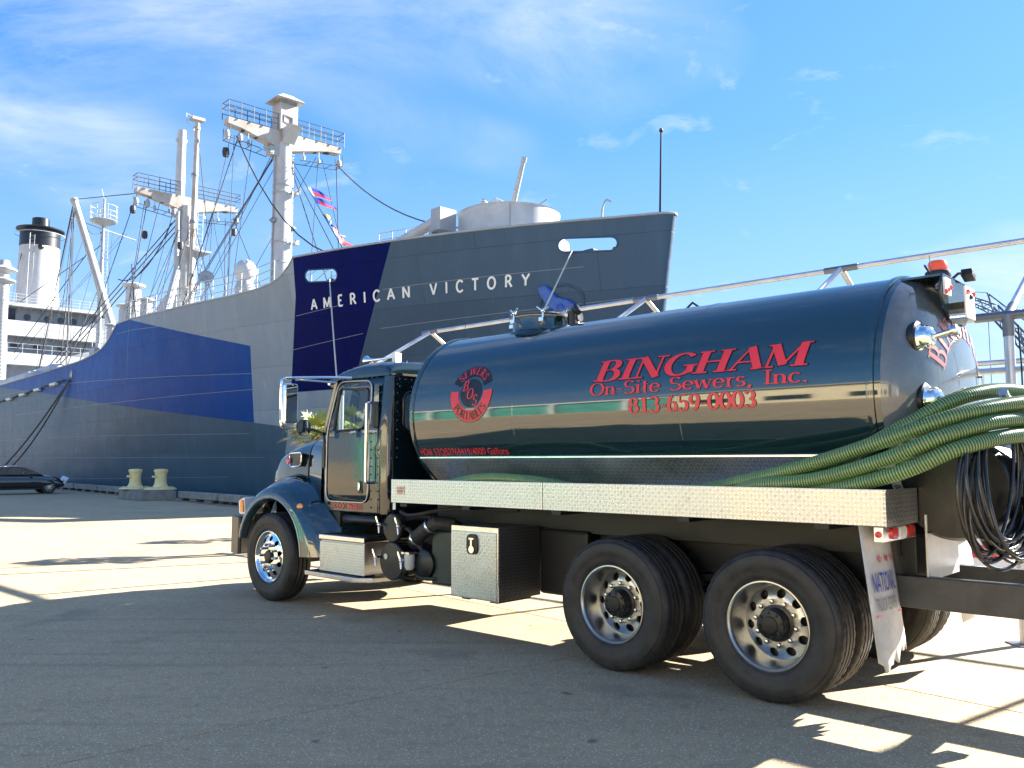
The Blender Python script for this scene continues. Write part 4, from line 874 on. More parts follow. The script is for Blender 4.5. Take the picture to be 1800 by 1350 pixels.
# cab ----------------------------------------------------------------
def sy(z): return .975 - .055 * max(0., (z - 2.0) / .6) - .02 * max(0., (1.4 - z) / .4)
win = rpoly([(5.372, 2.492), (5.425, 2.0), (4.86, 2.015), (4.822, 2.46)], .06)
door = rpoly([(5.40, 2.575), (5.545, 1.99), (5.555, 1.20), (4.772, 1.20), (4.768, 2.555)], .12, 6)
side = [(4.57, 1.085), (5.64, 1.085), (5.64, 1.86), (5.585, 2.0), (5.45, 2.60), (4.57, 2.60)]
gp = [(4.6 + .1 * i, 1.1 + .1 * j) for i in range(11) for j in range(16)]
for s_ in (1, -1):
    ov, of = cdt(side, [win], [p for p in gp if inpoly(p, side) and not inpoly(p, win)])
    MB().add([(p.x, s_ * (sy(p.y) - .006), p.y) for p in ov], of).build('cab_side', paint_r, T, smooth=40, solid=.02 if s_ < 0 else .02)
    ov, of = cdt(door, [win], [p for p in gp if inpoly(p, door) and not inpoly(p, win)])
    d_ = MB().add([(p.x, s_ * (sy(p.y) + .006), p.y) for p in ov], of).build('door', paint_r, T, smooth=40, solid=.008)
    MB().tube([(x, s_ * (sy(z) + .008), z) for x, z in door], .009, n=6, closed=True).build('door_seal', alu_dull, d_)
    MB().tube([(x, s_ * (sy(z) + .004), z) for x, z in win], .014, n=6, closed=True).build('window_seal', blackp, d_)
    ov, of = cdt(win); MB().add([(p.x, s_ * (sy(p.y) - .012), p.y) for p in ov], of).build('door_glass', glass, d_, smooth=0)
    MB().prism(rrect(4.865, 1.30, 4.94, 1.44, .025), lambda a, b, c: (a, s_ * (.97 + c), b), .0, .016).build('handle_recess', blackp, d_)
    MB().bb((4.89, s_ * .988, 1.33), (4.925, s_ * 1.002, 1.425)).build('door_handle', chrome, d_, bevel=.006)
    MB().tube(spline([(4.70, s_ * .96, 2.30), (4.71, s_ * 1.045, 2.29), (4.715, s_ * 1.055, 2.2), (4.715, s_ * 1.055, 1.52), (4.705, s_ * 1.045, 1.43), (4.70, s_ * .96, 1.42)], 6), .015, n=8).build('grab_handle', chrome, T)
    MB().bb((4.60, s_ * .965, 2.02), (4.70, s_ * .99, 2.30)).build('handle_bracket', blackp, T, bevel=.01)
    MB().grid(lambda u, v: (4.57 - .10 * math.sin(u * math.pi / 2), s_ * (sy(1.085 + 1.515 * v) - .10 + .10 * math.cos(u * math.pi / 2)), 1.085 + 1.515 * v), 7, 8).build('corner_post', paint_r, T, smooth=60)
    MB().bb((4.62, s_ * .955, 1.10), (4.70, s_ * .962, 2.5)).build('lock_pillar', paint_r, T, smooth=0)
    rv = MB()
    for i in range(16): rv.sphere((4.60 + .012, s_ * (sy(1.15 + .09 * i) + .0), 1.15 + .09 * i), .009, 6); rv.sphere((4.735, s_ * (sy(1.15 + .09 * i) + .001), 1.15 + .09 * i), .008, 6)
    for i in range(8): rv.sphere((4.70 + .09 * i, s_ * (sy(2.59) + .0), 2.585), .009, 6); rv.sphere((4.80 + .085 * i, s_ * (sy(1.96) + .008), 1.965), .007, 6)
    rv.build('rivet_row', paint_r, T)
rw = rrect(-.74, 1.98, .74, 2.42, .10); bw_ = [(-.88, 1.085), (.88, 1.085), (.88, 2.60), (-.88, 2.60)]
ov, of = cdt(bw_, [rw]); MB().add([(4.471, p.x, p.y) for p in ov], of).build('cab_back', paint_r, T, smooth=0, solid=.01)
MB().tube([(4.465, y, z) for y, z in rw], .018, n=6, closed=True).build('rear_window_seal', blackp, T)
ov, of = cdt(rw); MB().add([(4.478, p.x, p.y) for p in ov], of).build('rear_window', glass, T, smooth=0)
rv = MB()
for i in range(20): rv.sphere((4.462, .80 - .084 * i, 2.56), .010, 6)
for i in range(9): rv.sphere((4.462, .83, 1.7 + .1 * i), .010, 6); rv.sphere((4.462, -.83, 1.7 + .1 * i), .010, 6)
for i in range(10): rv.sphere((4.462, .80 - .17 * i, 2.48), .010, 6)
rv.build('rivet_row', paint_r, T)
rh_ = [(4.47, 0), (4.475, .05), (4.50, .10), (4.56, .145), (4.7, .175), (5.0, .185), (5.2, .165), (5.38, .12), (5.52, .06), (5.60, .0), (5.62, -.04)]
def roof(u, v):
    f = u * (len(rh_) - 1); i = min(int(f), len(rh_) - 2); t = f - i; x = rh_[i][0] * (1 - t) + rh_[i + 1][0] * t; h = rh_[i][1] * (1 - t) + rh_[i + 1][1] * t
    a = math.pi * v; c = math.cos(a); y = .925 * math.copysign(abs(c) ** .55, c); s__ = math.sin(a) ** .5
    return (x, y, 2.598 + h * s__ + (.03 * s__ if h > -.01 else 0))
MB().grid(roof, 31, 25).build('roof', paint_r, T, smooth=60)
MB().tube(spline([(5.60, .93, 2.57), (5.66, .6, 2.61), (5.68, 0, 2.63), (5.66, -.6, 2.61), (5.60, -.93, 2.57)], 6), .022, n=8).build('sun_visor', chrome, T)
for y in (.78, .4, 0, -.4, -.78): MB().lathe([(.045, 0), (.042, .03), (.02, .05), (.001, .052)], (5.42 - .03 * abs(y), y, 2.70 - .05 * abs(y) ** 3), (.5, 0, 1), 16).build('roof_marker', amber, T)
cw = [(5.64, .985, 1.93), (5.9, .90, 1.955), (6.13, .825, 1.97)]
hw_ = [(6.15, .825, 1.965), (6.45, .79, 1.93), (6.8, .735, 1.865), (7.05, .68, 1.79), (7.22, .625, 1.70), (7.33, .57, 1.58), (7.37, .52, 1.40)]
def hsec(tab, u, v, zb):
    f = u * (len(tab) - 1); i = min(int(f), len(tab) - 2); t = f - i; x, w_, zt = [tab[i][q] * (1 - t) + tab[i + 1][q] * t for q in range(3)]
    a = math.pi * v; c = math.cos(a); return (x, w_ * math.copysign(abs(c) ** .32, c), zb + (zt - zb) * math.sin(a) ** .30)
MB().grid(lambda u, v: hsec(cw, u, v, 1.06), 7, 37).build('cowl', paint_r, T, smooth=50)
hood = MB().grid(lambda u, v: hsec(hw_, u, v, 1.0), 25, 41).build('hood', paint_r, T, smooth=50)
MB().tube([hsec(hw_, 0, .03 + .94 * i / 30, 1.0) for i in range(31)], .008, n=6).build('hood_seam', blackp, hood)
for s_ in (1, -1):
    MB().prism(rpoly([(6.60, 1.755), (6.27, 1.765), (6.29, 1.60), (6.58, 1.59)], .05), lambda a, b, c: (a, s_ * (.822 - (a - 6.27) * .12 + c), b), -.03, .016).build('air_intake', blackp, hood, bevel=.006)
    MB().tube([(x, s_ * (.842 - (x - 6.27) * .12), z) for x, z in rpoly([(6.60, 1.755), (6.27, 1.765), (6.29, 1.60), (6.58, 1.59)], .05)], .008, n=6, closed=True).build('intake_trim', chrome, hood)
    MB().lathe([(.001, .012), (.03, .01), (.042, .0)], (6.60, s_ * .822, 1.665), (0, s_, 0), 20).build('badge', redl, hood)
    def fsec(u, v, s_=s_):
        th = R(14 + 164 * u); tab = [(-.03, 1.14), (.0, 1.205), (.03, 1.222), (.075, 1.212), (.13, 1.165), (.19, 1.07), (.245, .95), (.29, .80), (.31, .66)]
        f = v * (len(tab) - 1); i = min(int(f), len(tab) - 2); t = f - i; dr, y = tab[i][0] * (1 - t) + tab[i + 1][0] * t, tab[i][1] * (1 - t) + tab[i + 1][1] * t
        q = max(0., (u - .55) / .45); dr *= 1 + 1.1 * q * q if v > .3 else 1
        r = .665 + dr; return (6.362 + r * math.cos(th), s_ * (y - .04 * q * max(0, v - .3)), .545 + r * math.sin(th))
    fd = MB().grid(fsec, 41, 33).build('fender', paint, T, smooth=60)
    MB().tube([fsec(i / 30, .19) for i in range(31)], .016, n=6).build('fender_lip', mat('lip_trim', (.25, .27, .27), .2, .7), fd)
    MB().lathe([(.001, .018), (.035, .012), (.045, .0)], (5.80, s_ * 1.16, 1.125), (-.45, s_, 0), 20).build('side_marker', amber, fd)
    hl = MB().prism(rpoly([(7.02, 1.21), (7.16, 1.16), (7.13, .99), (6.98, .99)], .03), lambda a, b, c: (a + (1.2 - c) * .3, s_ * c, b), .86, 1.17).build('headlight', clearl, T, bevel=.01)
    MB().prism(rpoly([(7.03, 1.18), (7.09, 1.16), (7.07, 1.02), (7.0, 1.02)], .02), lambda a, b, c: (a + .01, s_ * c, b), 1.168, 1.19).build('turn_lamp', amber, hl)
    MB().bb((5.35, s_ * .80, .60), (5.78, s_ * .92, 1.12)).build('inner_fender', blackp, T, smooth=0)
    MB().lathe([(.56, -.2), (.64, -.18), (.66, .12), (.655, .14)], (6.362, s_ * .98, .545), (0, s_, 0), 30, a0=0, a1=2 * math.pi).build('wheel_liner', dark, T) if False else None
    m_ = MB().prism(rrect(1.265, 2.09, 1.435, 2.55, .03), lambda a, b, c: (c, s_ * a, b), 5.73, 5.79).build('mirror', chrome, T, bevel=.01)
    MB().prism(rrect(1.275, 2.10, 1.425, 2.54, .025), lambda a, b, c: (c, s_ * a, b), 5.725, 5.729).build('mirror_glass', mat('mirror_silver', (.85, .87, .88), .02, 1.), m_)
    MB().tube(spline([(5.12, s_ * .95, 2.60), (5.4, s_ * 1.1, 2.615), (5.74, s_ * 1.30, 2.62), (5.76, s_ * 1.44, 2.60), (5.76, s_ * 1.47, 2.52), (5.76, s_ * 1.465, 2.12), (5.76, s_ * 1.44, 2.05), (5.76, s_ * 1.36, 2.04), (5.76, s_ * 1.24, 2.06)], 6), .016, n=8).build('mirror_arm', chrome, m_)
    MB().tube([(5.46, s_ * .93, 2.57), (5.74, s_ * 1.30, 2.60)], .013, n=8).build('mirror_brace', chrome, m_)
    MB().lathe([(.001, .0), (.09, .0), (.098, .006), (.09, .03), (.04, .06), (.001, .065)], (5.735, s_ * 1.17, 2.045), (1, 0, 0), 28, mfn=lambda j: 1 if j == 0 else 0).build('convex_mirror', [blackp, MATS['mirror_silver']], m_)
    MB().tube(spline([(5.76, s_ * 1.17, 2.03), (5.68, s_ * 1.08, 2.02), (5.60, s_ * 1.0, 1.96), (5.585, s_ * .99, 1.80), (5.585, s_ * .985, 1.62)], 6), .017, n=8).box((5.59, s_ * .985, 1.70), (.05, .03, .24)).build('spot_mirror_arm', blackp, m_)
    hn = MB().lathe([(.012, -.5), (.014, -.1), (.022, 0.), (.045, .06), (.062, .085), (.058, .088), (.001, .05)], (5.36, s_ * .5, 2.865), (1, 0, 0), 24).build('air_horn', chrome, T)
    MB().cyl((4.9, s_ * .5, 2.76), (4.9, s_ * .5, 2.86), .012, n=8).cyl((5.33, s_ * .5, 2.72), (5.33, s_ * .5, 2.85), .012, n=8).build('horn_foot', chrome, hn)
    MB().bb((4.84, s_ * .46, 2.80), (4.90, s_ * .56, 2.91)).build('horn_diaphragm', whitep, hn, smooth=0, bevel=.008)
    MB().beam((5.46, s_ * .90, 2.585), (5.62, s_ * .955, 1.96), .07, .05).build('windscreen_pillar', paint_r, T, bevel=.01)
    MB().add([(5.60, s_ * .02, 2.585), (5.47, s_ * .88, 2.575), (5.66, s_ * .92, 1.955), (5.86, s_ * .02, 1.965)], [(0, 1, 2, 3)]).build('windscreen', glass, T, smooth=0)
    MB().tube([(4.66, s_ * .55, 2.77), (4.66, s_ * .55, 2.8)], .02, n=6).build('roof_stud', blackp, T)
MB().beam((5.605, 0, 2.585), (5.865, 0, 1.965), .04, .03).build('windscreen_post', blackp, T)
MB().tube([(5.15, -.75, 2.70), (5.05, -.78, 3.45)], [.006, .003], n=5).build('antenna', blackp, T)
MB().bb((4.50, -.93, 1.09), (5.62, .93, 1.13)).build('cab_floor', dark, T, smooth=0)
MB().prism([(5.35, 1.95), (5.62, 1.97), (5.64, 1.13), (5.50, 1.13), (5.42, 1.6)], lambda a, b, c: (a, c, b), -.9, .9).sphere((5.42, .28, 1.99), .05, 8).build('dashboard', dark, T, smooth=0, bevel=.02)
MB().tube([(5.13 + .08 * math.sin(a * .314), .48 + .21 * math.cos(a * .314), 1.98 + .17 * math.sin(a * .314)) for a in range(20)], .017, n=8, closed=True).cyl((5.13, .48, 1.98), (5.45, .48, 1.85), .03, n=8).beam((5.13, .28, 1.98), (5.13, .68, 1.98), .03, .03).build('steering_wheel', dark, T)
for s_ in (1, -1):
    MB().bb((4.62, s_ * .48 - .24, 1.45), (5.05, s_ * .48 + .24, 1.60)).box((4.62, s_ * .48, 1.70), (.12, .46, .55), 0, Matrix.Rotation(R(-10), 3, 'Y')).build('seat', dark, T, bevel=.04)
MB().bb((7.36, -.50, .80), (7.40, .50, 1.42)).build('grille', alu_dull, T, smooth=0)
MB().bb((6.2, -.48, .9), (7.34, .48, 1.10)).build('radiator', dark, T, smooth=0)
MB().prism([(7.06, -1.22), (7.30, -1.18), (7.44, -.8), (7.46, 0), (7.44, .8), (7.30, 1.18), (7.06, 1.22), (7.04, 1.19), (7.22, .9), (7.22, -.9), (7.04, -1.19)], lambda a, b, c: (a, b, c), .50, .965).build('bumper', mat('bumper_black', (.02, .022, .025), .3), T, smooth=30, bevel=.01)
font_mesh('dot_lettering', 'US DOT 965010', .098, lambda u, v: (5.475 - u, sy(1.13) + .002, 1.118 + v), redp, T, .86, .0010)

# hoses carried on the truck (things of their own) ----------------------
hl_ = mat('green_hose', (.15, .26, .085), .36, var=.12, vscale=6., coat=.3); hd_ = mat('dark_green_rib', (.022, .062, .026), .35)
def rib_hose(name, pts, r, lb, pitch=.018):
    P = spline(pts, 26); L = [0.]
    for a, b in zip(P, P[1:]): L.append(L[-1] + (b - a).length)
    n = int(L[-1] / pitch) * 4; q = []; j = 0
    for i in range(n + 1):
        d = L[-1] * i / n
        while j < len(L) - 2 and L[j + 1] < d: j += 1
        t = (d - L[j]) / max(1e-6, L[j + 1] - L[j]); q.append(P[j].lerp(P[j + 1], t))
    rr = [r * (1.04 if i % 4 in (0, 1) else .975) for i in range(n + 1)]
    o = MB().tube(q, rr, n=12, mfn=lambda i: 1 if i % 4 in (2, 3) else 0).build(name, [hl_, hd_], None, smooth=80, recalc=False)
    o.location = (2.5837, 6.8888, 0); o.rotation_euler = (0, 0, TR)
    return tag(o, lb, 'hose', 'green suction hoses on the tanker')
zD = 1.31
rib_hose('suction_hose', [(3.7, .92, zD + .06), (3.3, 1.06, zD + .13), (2.8, 1.13, zD + .185), (2.2, 1.12, zD + .165), (1.8, 1.0, zD + .10), (1.5, .95, zD + .07), (.7, 1.0, zD + .11), (.2, 1.09, zD + .20), (-.3, 1.11, zD + .32), (-.80, 1.08, zD + .48), (-1.20, .95, zD + .63), (-1.50, .5, zD + .72), (-1.7, -.1, zD + .72), (-1.6, -.7, zD + .6), (-1.2, -1.0, zD + .35), (-.6, -1.02, zD + .1), (1.0, -1.0, zD + .06)], .049, 'green ribbed suction hose, uppermost of the bundle at the tank rear')
rib_hose('suction_hose', [(3.8, .80, zD + .06), (2.4, .78, zD + .08), (1.2, .78, zD + .06), (.6, .92, zD + .09), (.1, 1.14, zD + .17), (-.35, 1.15, zD + .22), (-.80, 1.14, zD + .35), (-1.15, 1.06, zD + .50), (-1.42, .72, zD + .60), (-1.62, .0, zD + .60), (-1.5, -.7, zD + .48), (-1.1, -.9, zD + .27), (-.5, -.9, zD + .08), (1.0, -.88, zD + .06)], .049, 'green ribbed suction hose just above the lowest one at the deck corner')
rib_hose('suction_hose', [(3.6, 1.06, zD + .06), (2.4, .98, zD + .05), (1.4, 1.06, zD + .06), (.6, 1.0, zD + .10), (.1, .95, zD + .20), (-.45, .94, zD + .36), (-.90, .88, zD + .60), (-1.16, .70, zD + .76), (-1.34, .3, zD + .82), (-1.44, -.2, zD + .76), (-1.35, -.75, zD + .56), (-.95, -1.1, zD + .24), (-.3, -1.12, zD + .07), (1.2, -1.12, zD + .06)], .049, 'green ribbed suction hose lying closest to the rear dome of the tank')
rib_hose('suction_hose', [(3.4, .68, zD + .06), (1.8, .70, zD + .06), (.9, 1.12, zD + .06), (.3, 1.12, zD + .07), (-.25, 1.13, zD + .12), (-.62, 1.15, zD + .19), (-.95, 1.14, zD + .29), (-1.22, 1.05, zD + .42), (-1.45, .72, zD + .50), (-1.60, .2, zD + .50), (-1.5, -.4, zD + .4), (-1.1, -.78, zD + .18), (-.5, -.80, zD + .08), (.6, -.78, zD + .06)], .049, 'green ribbed suction hose at the very bottom over the fascia corner')
# black water hose, a bundle of loops
rnd = random.Random(11); pts = []; NL = 24
for i in range(NL * 22 + 1):
    l = i / 22; a = 2 * math.pi * l; li = int(l); rq = random.Random(li); rq2 = random.Random(li + 1); t = l - li
    mixr = lambda f: f(rq) * (1 - t) + f(rq2) * t
    wd = mixr(lambda q: q.uniform(.16, .40)); hh = mixr(lambda q: q.uniform(.36, .52)); ox = mixr(lambda q: q.uniform(-.10, .10)); oy = mixr(lambda q: q.uniform(-.14, .3))
    s1, c1 = math.sin(a), math.cos(a)
    zt = 2.02 - .015 * (li % 4); z = zt - hh * (1 - c1) ; pts.append((-1.36 + ox * (1 - c1) * .8 + .35 * wd * s1, .60 + oy * (1 - c1) * .6 + wd * s1 * .95, z))
o = MB().tube(spline(pts, 2), .0115, n=7).build('coiled_hose', rubber, None, smooth=60, recalc=False); o.location = (2.5837, 6.8888, 0); o.rotation_euler = (0, 0, TR)
mt2 = mat('black_hose', (.012, .013, .015), .25, coat=.3); o.data.materials[0] = mt2
tag(o, 'thin black water hose hung in many loops behind the tank', 'hose')
for c, dv in (((-1.25, .74, 1.52), (0, .05, -1)), ((-1.52, .66, 1.30), (.1, 0, -1))):
    f_ = MB().lathe([(.016, -.06), (.017, -.02), (.022, -.018), (.022, .0), (.018, .004), (.022, .008), (.022, .028), (.014, .03)], c, dv, 14).build('brass_coupling', alu, o)
# ------------------------------------------------------------------ the cargo ship (local frame: x forward from the stem, starboard side towards the quay)
SH = thing('cargo_ship', 'grey and blue camouflage painted cargo ship moored behind the truck', 'ship', (6.4408, 32.9208, 0), R(42.5 - 90))
def sp(x, y, z): return Vector((x, -y, z))
ZT = 11.45
def so(z): return .16 * (ZT - z)
def half(a, z):
    d = ZT - z; L = 38 + 1.2 * d; p_ = 2.7 - .05 * d; a = max(a, 0.)
    y = 9.45 * (1 - (1 - min(a / L, 1)) ** p_); y = math.sqrt(y * y + .7 * a * math.exp(-a / .8))
    if a > 112: y *= max(0., 1 - ((a - 112) / 27.5) ** 2.2)
    return y
def HP(a, z, off=0.): return sp(-(a + so(z)), half(a, z) + off, z)
def hull_paint(name, col, rough=.38, spec=.16):
    m = bpy.data.materials.new(name); m.use_nodes = True; k = NT(m.node_tree); MATS[name] = m
    tc = k.n('ShaderNodeTexCoord'); mp = k.n('ShaderNodeMapping', i={0: tc.outputs['Object'], 'Scale': (1.4, 1.4, .16)})
    n1 = k.n('ShaderNodeTexNoise', i={'Vector': mp.outputs[0], 'Scale': 1.1, 'Detail': 8., 'Roughness': .65})
    n2 = k.n('ShaderNodeTexNoise', i={'Vector': tc.outputs['Object'], 'Scale': 2.6, 'Detail': 9., 'Roughness': .7})
    n3 = k.n('ShaderNodeTexNoise', i={'Vector': tc.outputs['Object'], 'Scale': .42, 'Detail': 3.})
    tn = tuple(c / max(col) for c in col); lift = tuple(c * 1.25 + .006 * t for c, t in zip(col, tn))
    c = k.mix(k.ramp(n1.outputs[0], [(.45, 0.), (.75, .55)]), col, lift)
    c = k.mix(k.ramp(n2.outputs[0], [(.64, 0.), (.74, .5)]), c, tuple(x * .6 + .004 * t for x, t in zip(col, tn)))
    sxz = k.n('ShaderNodeSeparateXYZ', i={0: tc.outputs['Object']}); cxz = k.n('ShaderNodeCombineXYZ', i={0: sxz.outputs[0], 1: sxz.outputs[2], 2: 0.})
    bk = k.n('ShaderNodeTexBrick', offset=.37, i={'Vector': cxz.outputs[0], 'Color1': (.90, .90, .90, 1), 'Color2': (1.1, 1.1, 1.1, 1), 'Mortar': (.7, .7, .7, 1), 'Scale': 1., 'Mortar Size': .014, 'Mortar Smooth': .3, 'Brick Width': 7.4, 'Row Height': 2.15})
    c = k.mix(1., c, bk.outputs['Color'], 'MULTIPLY')
    mp2 = k.n('ShaderNodeMapping', i={0: tc.outputs['Object'], 'Scale': (3.5, 3.5, .12)}); n5 = k.n('ShaderNodeTexNoise', i={'Vector': mp2.outputs[0], 'Scale': 1., 'Detail': 6., 'Roughness': .7})
    c = k.mix(k.ramp(n5.outputs[0], [(.60, 0.), (.76, .6)]), c, tuple(x * 1.45 + .02 * t for x, t in zip(col, tn)))
    hh = k.m('ADD', k.m('MULTIPLY', bk.outputs['Fac'], -.8), k.m('MULTIPLY', n3.outputs[0], 1.2))
    hh = k.m('ADD', hh, k.m('MULTIPLY', n3.outputs[0], 3.), k.m('MULTIPLY', n2.outputs[0], .35))
    bp = k.n('ShaderNodeBump', i={'Strength': .35, 'Distance': .06, 'Height': hh})
    p = k.n('ShaderNodeBsdfPrincipled', i={'Base Color': c, 'Normal': bp.outputs[0], 'Specular IOR Level': spec})
    k.link(k.m('ADD', k.m('MULTIPLY', n2.outputs[0], .3), rough - .12), p.inputs['Roughness'])
    k.n('ShaderNodeOutputMaterial', i={0: p.outputs[0]}); return m
h_light = hull_paint('hull_light_grey', (.26, .31, .36)); h_navy = hull_paint('hull_navy', (.0, .005, .080), .38, .05); h_slate = hull_paint('hull_slate', (.052, .092, .145))
h_blue = hull_paint('hull_blue', (.0, .060, .27), .38, .10); h_low = hull_paint('hull_lower_grey', (.066, .115, .155))
wht = mat('ship_white', (.47, .48, .49), .45, var=.10, vscale=1.3, bump=.08, bscale=3.); gryp = mat('ship_grey', (.36, .38, .40), .45, var=.12, vscale=.8, bump=.08, bscale=3.)
rust = mat('stained_white', (.48, .48, .47), .5, col2=(.34, .26, .20), vscale=.9); shade = mat('house_grey', (.22, .25, .29), .5, var=.15, vscale=1.)
rail_d = mat('mast_rail', (.07, .09, .10), .5); rail_m = mat('rail_grey', (.42, .44, .46), .4); rig = mat('wire_rope', (.035, .035, .04), .6); rope = mat('mooring_rope', (.62, .58, .48), .8); blkf = mat('funnel_black', (.012, .014, .02), .35)
porth = mat('porthole_glass', (.01, .013, .018), .08, coat=.6)
sheer = [(0., 11.45), (.02, 11.45), (.06, 11.45), (.14, 11.45), (.27, 11.45), (.45, 11.45), (.7, 11.46), (1.0, 11.46), (1.4, 11.47), (2., 11.47), (3., 11.48), (8., 11.5), (11.22, 11.5), (13.5, 11.5), (16.96, 11.5), (17.1, 11.35), (17.36, 11.1), (17.7, 10.85), (18.05, 10.66), (18.7, 10.46), (19.6, 10.33), (22., 10.24), (28.8, 10.28), (34.04, 10.40), (36.1, 10.36), (36.6, 10.05), (37.4, 9.5), (38.6, 9.08), (40.3, 8.82), (43.4, 8.64), (53.6, 8.58), (66.9, 8.52), (100., 8.6), (139.4, 9.4)]
outer = sheer + [(139.4, -3.2), (120., -3.2), (0., -3.2)]
slot = lambda c0, c1, z0, z1, hr: [(c0 + (c1 - c0) * t - s_ * n_[0], z0 + (z1 - z0) * t) for t, s_, n_ in ()] or rrect(c0, z0 - hr, c1, z0 + hr, hr * .98, 7)
def tilt(poly, c, s_): return [(a, z + (a - c) * s_) for a, z in poly]
f1 = tilt(rrect(14.25, 10.16, 16.2, 10.72, .275, 6), 15.2, .08); f2 = tilt(rrect(1.8, 10.20, 4.0, 10.75, .27, 6), 2.9, .06)
hawse = circ(45.0, 7.82, .28, 14, .30)
P_navy = [(16.96, 11.6), (16.95, 9.7), (17.72, 5.11), (13.75, 5.14), (13.29, 6.28), (12.22, 8.97), (11.22, 11.6)]
P_slate = [(11.22, 11.6), (12.22, 8.97), (13.29, 6.28), (13.75, 5.14), (16.5, -3.3), (-1, -3.3), (-1, 11.6)]
P_blue = [(34.04, 10.6), (34.04, 10.40), (20.49, 7.6), (20.63, 3.7), (53.07, 7.06), (66.87, 8.34), (66.9, 10.6)]
P_low = [(20.63, 3.7), (18.08, 3.4), (19.9, -3.3), (141, -3.3), (141, 9.), (67, 9.), (66.87, 8.34), (53.07, 7.06)]
lines = [[(16.96, 11.5), (16.95, 9.7), (17.72, 5.11), (13.75, 5.14)], [(11.22, 11.5), (12.22, 8.97), (13.29, 6.28), (13.75, 5.14), (16.5, -3.2)], [(34.04, 10.40), (20.49, 7.6), (20.63, 3.7), (53.07, 7.06), (66.87, 8.34), (66.9, 8.52)], [(20.63, 3.7), (18.08, 3.4), (19.9, -3.2)]]
def fine(ln):
    o = []
    for a, b in zip(ln, ln[1:]):
        n = max(1, int(math.hypot(b[0] - a[0], b[1] - a[1]) / 1.2))
        o += [(a[0] + (b[0] - a[0]) * i / n, a[1] + (b[1] - a[1]) * i / n) for i in range(n)]
    return o + [ln[-1]]
avals = [.02, .06, .14, .27, .45, .7, 1.0, 1.4, 1.9, 2.5] + [3.2 + .8 * i for i in range(42)] + [38 + 2.5 * i for i in range(30)] + [113 + 2 * i for i in range(13)]
pts = [(a, z * .9 - 3.0) for a in avals for z in range(1, 17)] + [(a, 11.2) for a in avals if a < 16.5] + [(a, z) for a in avals if 1.5 < a < 4.5 for z in (10.0, 10.9, 9.2)] + [(a, -2.9 + .3 * i) for a in avals if a < 1.5 for i in range(47)]
lines = [fine(l) for l in lines]; oo = fine(outer) + [(0., -2.9 + .3 * i) for i in range(47)]
pts = [p for p in pts if inpoly(p, [(a, z - .12) for a, z in outer]) and not (p[0] < 1.5 and abs((p[1] + 2.9) / .3 - round((p[1] + 2.9) / .3)) > .01) and p[1] > -3.1 and not any(inpoly(p, [(c[0] + (c[0] - h_c[0]) * .3, c[1] + (c[1] - h_c[1]) * .3) for c in h]) for h, h_c in ((f1, (15.2, 10.44)), (f2, (2.9, 10.47)), (hawse, (45, 7.82))))]
ov, of = cdt(oo, [f1, f2, hawse], pts, lines)
def camo(c):
    for i, P in ((1, P_navy), (2, P_slate), (3, P_blue), (4, P_low)):
        if inpoly(c, P): return i
    return 0
hm = MB(); vs = [HP(p.x, p.y) for p in ov]; n_ = len(vs)
hm.v = [tuple(v) for v in vs] + [(v.x, -v.y, v.z) for v in vs]
for f in of:
    c = ((ov[f[0]].x + ov[f[1]].x + ov[f[2]].x) / 3, (ov[f[0]].y + ov[f[1]].y + ov[f[2]].y) / 3); mi = camo(c)
    hm.f += [tuple(f), tuple(i + n_ for i in reversed(f))]; hm.m += [mi, mi]
hull = hm.build('hull', [h_light, h_navy, h_slate, h_blue, h_low], SH, smooth=30)
for nm, poly in (('fairlead_rim', f1), ('fairlead_rim', f2), ('hawse_rim', hawse)):
    MB().tube([HP(a, z, .015) for a, z in poly], .035, n=7, closed=True).build(nm, h_slate if nm[0] == 'f' else gryp, hull)
MB().tube([HP(a, z, 0) for a, z in fine(sheer)], .05, n=7).tube([Vector((q.x, -q.y, q.z)) for q in (HP(a, z, 0) for a, z in fine(sheer))], .05, n=7).build('gunwale', gryp, hull)
seam_m = mat('seam_highlight', (.22, .25, .28), .4)
for ln in ([(20.4, 8.95), (33.6, 9.7), (36, 9.72)], [(13.0, 7.6), (17.5, 7.15), (19, 7.05)], [(18.3, 6.1), (20.4, 6.2), (44, 7.2), (66, 7.6)], [(21, 3.14), (44, 3.43), (80, 3.6)], [(14, 9.0), (17, 8.75)], [(23, .85), (42, .5), (80, .55)], [(20.6, 5.4), (36, 5.4), (60, 5.6)], [(20, 1.9), (44, 1.95), (80, 2.0)], [(1, 8.2), (8, 7.9), (12, 7.75)], [(3, 9.6), (10, 9.5), (11.8, 9.45)], [(2, 6.4), (8, 6.2), (13, 6.0)]):
    MB().tube([HP(a, z, -.004) for a, z in fine(ln)], .016, n=5).build('plate_seam', seam_m, hull)
MB().tube([HP(33.9, 10.3 - .4 * i, -.004) for i in range(10)], .02, n=5).build('plate_joint', seam_m, hull)
def deck(name, a0, a1, z, m):
    n = 24; MB().grid(lambda u, v: (lambda a: sp(-(a + so(z)), (half(a, z) - .06) * (2 * v - 1), z))(a0 + (a1 - a0) * u), n, 3).build(name, m, SH, smooth=0)
dk = mat('deck_grey', (.16, .17, .18), .7, var=.2, vscale=1.)
deck('forecastle_deck', .35, 17.0, 10.05, dk); deck('upper_deck', 17.0, 37.0, 9.25, dk); deck('main_deck', 37., 138., 7.6, dk)
MB().bb((-18.6, -7.3, 9.25), (-18.5, 7.3, 10.05)).build('deck_break', gryp, SH, smooth=0); MB().bb((-37.4, -9.3, 7.6), (-37.3, 9.3, 9.25)).build('deck_break', gryp, SH, smooth=0)
